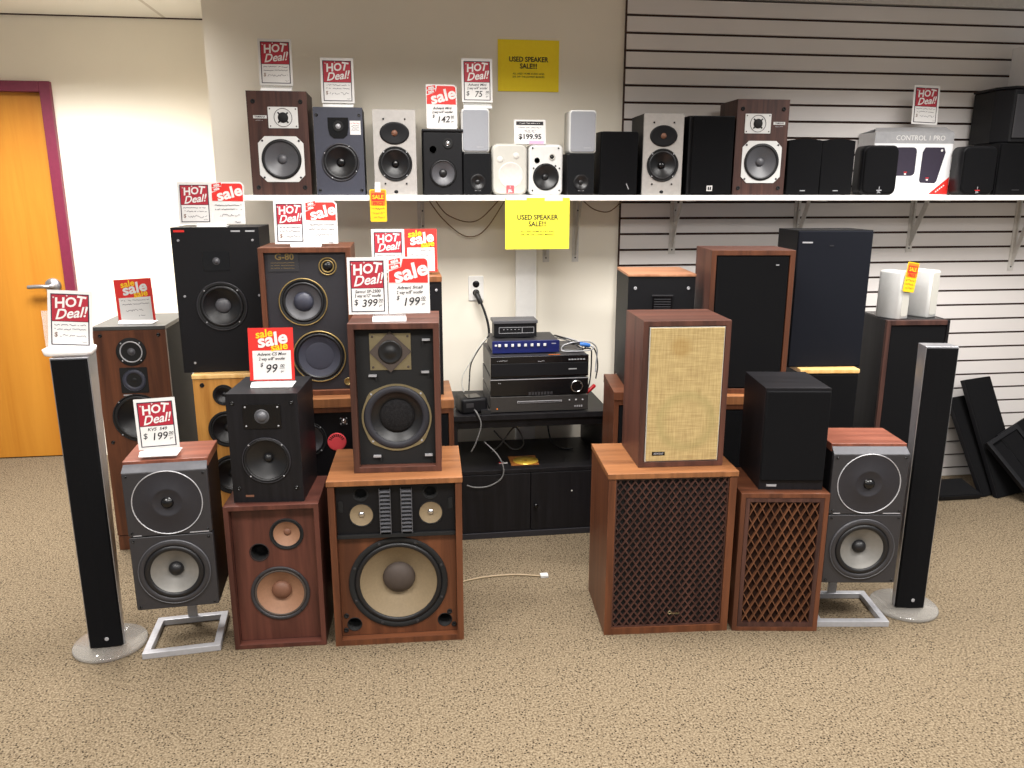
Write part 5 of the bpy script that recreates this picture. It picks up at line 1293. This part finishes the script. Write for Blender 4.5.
[b.bar2((0.135 + k * 0.009, 0.014 + k * 0.007), (0.141 + k * 0.009, 0.0187 + k * 0.007), 0.006, yp - 0.0009, yp - 0.0006, 'paper') for k in range(5)]; scrib(b, -0.10, 0.0, 0.05, yp - 0.0002, 'cartongrey')
b.build('front_print', t, 0, False)

# ---------------------------------------------------------------- signs
ST = SH
sign('hot', 'hot deal card on the rosewood speaker at the left end of the shelf', -0.488, 3.60, ST + 0.4165, 0, 0.135, 0.184, lift=0.026)
sign('hot', 'hot deal card on the dark grey speaker with arched tweeter plate', -0.240, 3.60, ST + 0.3565, 0, 0.136, 0.182, lift=0.02)
sign('sale', 'sale card on the small black two-way speaker on the shelf', 0.194, 3.592, ST + 0.2745, 0, lines=('Advent Mini', '2 way w/4" woofer'), price='142')
sign('hot', 'hot deal card priced 75 above the silver mesh speaker left of the white pair', 0.348, 3.60, ST + 0.3605, 0, lift=0.028, lines=('Advent Mini', '2 way w/4" woofer'), price='75')
sign('hot', 'hot deal card standing on the white printed carton', 2.512, 3.70, ST + 0.290 + 0.040, -2, tilt=2, hold=False, lift=0.0)
t = thing('price_sign', 'small white tag priced $199.95 above the white pair of speakers', 'sign', (0.578, 3.592, ST + 0.2165), 0, SG)
b = MB(); b.box(-0.07, 0.07, -0.001, 0, 0, 0.106, 'paper'); b.box(-0.06, 0.06, -0.0016, -0.001, 0.082, 0.098, 'ink'); scrib(b, -0.045, 0.045, 0.090, -0.0018, 'paper'); scrib(b, -0.05, 0.05, 0.072, -0.0012); scrib(b, -0.025, 0.025, 0.060, -0.0012); scrib(b, -0.02, 0.02, 0.053, -0.0012)
b.text('$199.95', 0.030, 0, 0.032, -0.0014, 'ink', 0.03, sx=1.05); o = b.build('card', t, 0, False); o.rotation_euler = (R(-10), 0, 0)
b = MB(); b.box(-0.005, 0.06, -0.004, -0.003, 0.0, 0.014, 'pink'); b.build('pink_label', t); b = MB(); b.box(-0.065, 0.065, -0.03, 0.03, 0, 0.0025, 'acrylic'); b.build('holder', t)

def pair(l1, l2, k2, x1, x2, y, z, rz=0, y2=None, **kw):
    t = thing('price_sign', l1, 'sign', (x1, y, z), rz, SG)
    card_hot(t, 0, kw.get('w1', 0.13), kw.get('h', 0.172), 0, kw.get('lift', 0.010), kw.get('lines1', ()), kw.get('p1'), kw.get('tilt1', 0)); 
    holder(t, 0.11, 0.13, (x2 - x1) / 2, 'frost')
    t2 = thing('price_sign', l2, 'sign', (x2, y + 0.002, z), rz, SG)
    (card_sale if k2 == 'sale' else card_salered)(t2, 0, kw.get('w2', 0.13), kw.get('h', 0.172), 0, kw.get('lift', 0.010), kw.get('lines2', ()), kw.get('p2'), kw.get('tilt2', 0))
pair('hot deal card in the pair on the big black speaker by the door wall', 'white sale card in the pair on the big black speaker by the door wall', 'sale', -0.796, -0.670, 3.34, 1.4085, 0, h=0.163, w1=0.126, w2=0.126)
pair('hot deal card in the pair on the gold-ringed walnut speaker', 'white sale card in the pair on the gold-ringed walnut speaker', 'sale', -0.405, -0.290, 3.09, 1.3445, 0, h=0.158, w1=0.112, w2=0.118)
pair('hot deal card in the rear pair, behind the one priced $399', 'red sale card in the rear pair, behind the one priced $199', 'red', -0.047, 0.077, 3.12, 1.2305, 0, h=0.165, w1=0.125, w2=0.126)
pair('hot deal card priced $399 on the dark walnut grille-less speaker', 'sale card priced $199 on the dark walnut grille-less speaker', 'sale', -0.112, 0.024, 2.66, 1.1275, 0, h=0.187, w1=0.128, w2=0.136, lift=0.022,
     lines1=('Sansui SP-2500', '3 way w/12" woofer'), p1='399', lines2=('Advent Small', '2 way w/8" woofer'), p2='199', tilt1=0)
sign('red', 'red sale card priced $99 on the small black two-way speaker', -0.442, 2.70, 0.9065, -3, 0.148, 0.178, ('Advent CS Mon', '2 way w/8" woofer'), '99', tilt=0, lift=0.018)
sign('hot', 'hot deal card priced $199 on the grey speaker with cherry top', -0.807, 2.63, 0.704, 2, 0.128, 0.168, ('KVS  549',), '199', tilt=-2, lift=0.018)
sign('red', 'red sale card on the tall chestnut tower speaker with dark top', -1.116, 3.53, 1.0005, 0, 0.15, 0.18, tilt=-3)
t = sign('hot', 'hot deal card on a milky tray on the left black column', -1.057, 2.675, 1.0405, 4, 0.13, 0.182, tilt=4, lift=0.018, hold=False)
b = MB(); pts = rrect(-0.075, 0.068, -0.05, 0.05, 0.035); i = b.mi('frost')
lo = [b.bm.verts.new((p[0], p[1], 0.0)) for p in pts]; hi = [b.bm.verts.new((p[0] * 1.05, p[1] * 1.05, 0.018)) for p in pts]
for k in range(len(pts)): b.face([lo[k], lo[(k + 1) % len(pts)], hi[(k + 1) % len(pts)], hi[k]], i, True)
b.face(list(reversed(lo)), i); b.face(hi, i); b.build('tray', t)
b = MB(); b.box(-0.08, 0.05, 0.022, 0.0245, 0.018, 0.135, 'acrylic'); b.build('holder', t)

def hangtag(label, x, y, z, rz, h=0.135, w=0.07, tilt=0, tape=True):
    t = thing('sale_tag', label, 'tag', (x, y, z), rz, 'orange and yellow hanging sale tags')
    b = MB(); b.prism(rrect(-w / 2, w / 2, -h, 0, 0.006, 3), -0.001, 0, 'yellowink')
    b.prism(rrect(-w / 2 + 0.004, w / 2 - 0.004, -h * 0.50, -0.004, 0.005, 3), -0.0016, -0.001, 'orangeink'); b.box(-w / 2 + 0.008, w / 2 - 0.008, -0.0020, -0.0016, -h * 0.36, -h * 0.12, 'redink')
    b.text('SALE', 0.024, 0, -h * 0.24, -0.0026, 'yellowink', 0.03, sx=0.95); b.text('PRICE', 0.018, 0, -h * 0.44, -0.0026, 'redink', 0.03, sx=0.95)
    for k in range(3): scrib(b, -w / 2 + 0.008, w / 2 - 0.010, -h * (0.6 + 0.13 * k), -0.0018, 'capbrown', 0.0016, 0.004)
    o = b.build('card', t, 0, False); o.rotation_euler = (0, R(tilt), 0)
    if tape:
        b = MB(); b.box(-0.012, 0.012, -0.0035, -0.0025, -0.012, 0.03, 'white'); b.build('tape', t)
hangtag('orange and yellow sale tag taped to the shelf edge below the silver speaker', -0.088, 3.525, 1.553, 0)
hangtag('orange and yellow sale tag hanging between the two white speakers on the tower', 2.182, 3.170, 1.250, 20, 0.127, 0.076, 8, False)

def flyer(name, label, x, y, z0, w, h, m, tape):
    b = MB(); b.box(-w / 2, w / 2, -0.0012, 0, 0, h, m); q = w / 0.285; yt = -0.002
    for s, zz in (('USED SPEAKER', 0.62), ('SALE!!!', 0.49)): b.text(s, 0.030 * q, 0, h * zz, yt, 'ink', 0.028, 0, 0, 0.92)
    b.text('ALL USED HOME AUDIO AND', 0.0105, 0, h * 0.345, yt, 'ink', 0.01, sx=1.05); b.text('25% OFF THE LOWEST MARKED', 0.0105, 0, h * 0.285, yt, 'ink', 0.01, sx=1.0)
    if tape:
        b.box(-w * 0.49, -w * 0.17, -0.0018, -0.0012, h * 0.955, h * 1.06, 'white'); b.box(w * 0.11, w * 0.39, -0.0018, -0.0012, h * 0.94, h * 1.06, 'white')
    o = b.build(name, None, 0, False); o.location = (x, y, z0); return tag(o, label, 'sign', 'yellow sale notices')
flyer('sale_notice', 'golden yellow notice on the wall above the shelf reading used speaker sale', 0.609, 3.847, 1.993, 0.284, 0.223, 'goldpaper', False)
flyer('sale_notice', 'bright yellow notice taped to shelf front edge reading used speaker sale', 0.602, 3.526, 1.296, 0.286, 0.222, 'yellowpaper', True)

# ---------------------------------------------------------------- loose speaker grilles by the slatted wall
def panel(label, bl, br, tl, th=0.022, hollow=False, name='speaker_grille'):
    O, X, Y = Vector(bl), Vector(br) - Vector(bl), Vector(tl) - Vector(bl)
    w = X.length; ex = X.normalized(); Y = Y - ex * Y.dot(ex); h = Y.length; ez = Y.normalized(); ey = ez.cross(ex)
    t = bpy.data.objects.new(name, None); COL.objects.link(t); t.empty_display_size = 0.05
    m = Matrix((ex, ey, ez)).transposed().to_4x4(); m.translation = O; t.matrix_world = m
    tag(t, label, 'grille', 'loose grilles leaning by the slatted wall')
    b = MB(); q = 0.022
    for a in ((0, q, 0, h), (w - q, w, 0, h), (q, w - q, 0, q), (q, w - q, h - q, h)): b.box(a[0], a[1], 0, th, a[2], a[3], 'black')
    b.build('frame', t, 0.002)
    b = MB()
    if hollow: b.box(q, w - q, th - 0.006, th - 0.002, q, h - q, 'grille')
    else: b.box(0.002, w - 0.002, -0.004, -0.0003, 0.002, h - 0.002, 'grille')
    b.build('grille_cloth', t)
panel('tall black grille leaning on the slats, highest of the loose grilles', (3.02, 3.475, 0.004), (3.22, 3.540, 0.004), (2.90, 3.72, 0.575), 0.024)
panel('narrow black grille leaning left behind the tallest loose grille', (2.955, 3.50, 0.004), (3.145, 3.562, 0.004), (2.87, 3.745, 0.475), 0.024)
panel('black grille frame with open back leaning at the right photo edge', (3.135, 3.327, 0.004), (3.335, 3.377, 0.084), (2.995, 3.55, 0.296), 0.026, True)
panel('black grille frame leaning behind the open-backed one at the right photo edge', (3.23, 3.365, 0.004), (3.43, 3.415, 0.084), (3.09, 3.585, 0.330), 0.026)
panel('slim black grille standing behind the right column speaker', (2.78, 3.66, 0.005), (2.83, 3.665, 0.005), (2.735, 3.80, 0.33), 0.02)
panel('flat black grille lying on the carpet at the foot of the slats', (2.70, 3.48, 0.0265), (2.93, 3.48, 0.0265), (2.70, 3.64, 0.055), 0.022)

# ---------------------------------------------------------------- lights
def area(name, x, y, z, sx, sy, power, spread=120, col=(1.0, 0.972, 0.94)):
    l = bpy.data.lights.new(name, 'AREA'); l.shape = 'RECTANGLE'; l.size = sx; l.size_y = sy; l.energy = power; l.color = col; l.spread = R(spread)
    o = bpy.data.objects.new(name, l); COL.objects.link(o); o.location = (x, y, z); return o
for x, y, p, q in ((-1.7, 3.85, 85, 138), (0.2, 2.68, 50, 142), (2.3, 2.70, 50, 136), (-1.4, 1.3, 50, 150), (0.6, 1.1, 58, 150), (2.6, 1.2, 58, 150), (-0.6, -0.9, 40, 150), (1.8, -0.9, 40, 150)):
    area('ceiling_lamp', x, y, CZ - 0.012, 1.15, 0.55, p, q)
w = bpy.data.worlds.new('world'); SC.world = w; w.use_nodes = True
bg = w.node_tree.nodes['Background']; bg.inputs['Color'].default_value = (0.97, 0.98, 1.0, 1); bg.inputs['Strength'].default_value = 0.35

# ---------------------------------------------------------------- camera
cam = bpy.data.cameras.new('camera'); co = bpy.data.objects.new('camera', cam); COL.objects.link(co); SC.camera = co
cam.sensor_fit = 'HORIZONTAL'; cam.sensor_width = 36.0; cam.lens = 795.0 / 1024.0 * 36.0; cam.clip_start = 0.05
co.location = (0, 0, 1.55)
p_, y_, r_ = R(13.7), R(7.9), R(0.05)
fwd = Vector((math.sin(y_) * math.cos(p_), math.cos(y_) * math.cos(p_), -math.sin(p_))); rt = Vector((math.cos(y_), -math.sin(y_), 0)); up = rt.cross(fwd)
rt2 = rt * math.cos(r_) + up * math.sin(r_); up2 = up * math.cos(r_) - rt * math.sin(r_)
mw = Matrix((rt2, up2, -fwd)).transposed().to_4x4(); mw.translation = co.location; co.matrix_world = mw

vs = SC.view_settings
SC.display_settings.display_device = 'sRGB'; vs.view_transform = 'Standard'; vs.look = 'None'; vs.exposure = 0.0; vs.gamma = 1.0; vs.use_curve_mapping = False
SC.cycles.max_bounces = 8; SC.cycles.transparent_max_bounces = 12
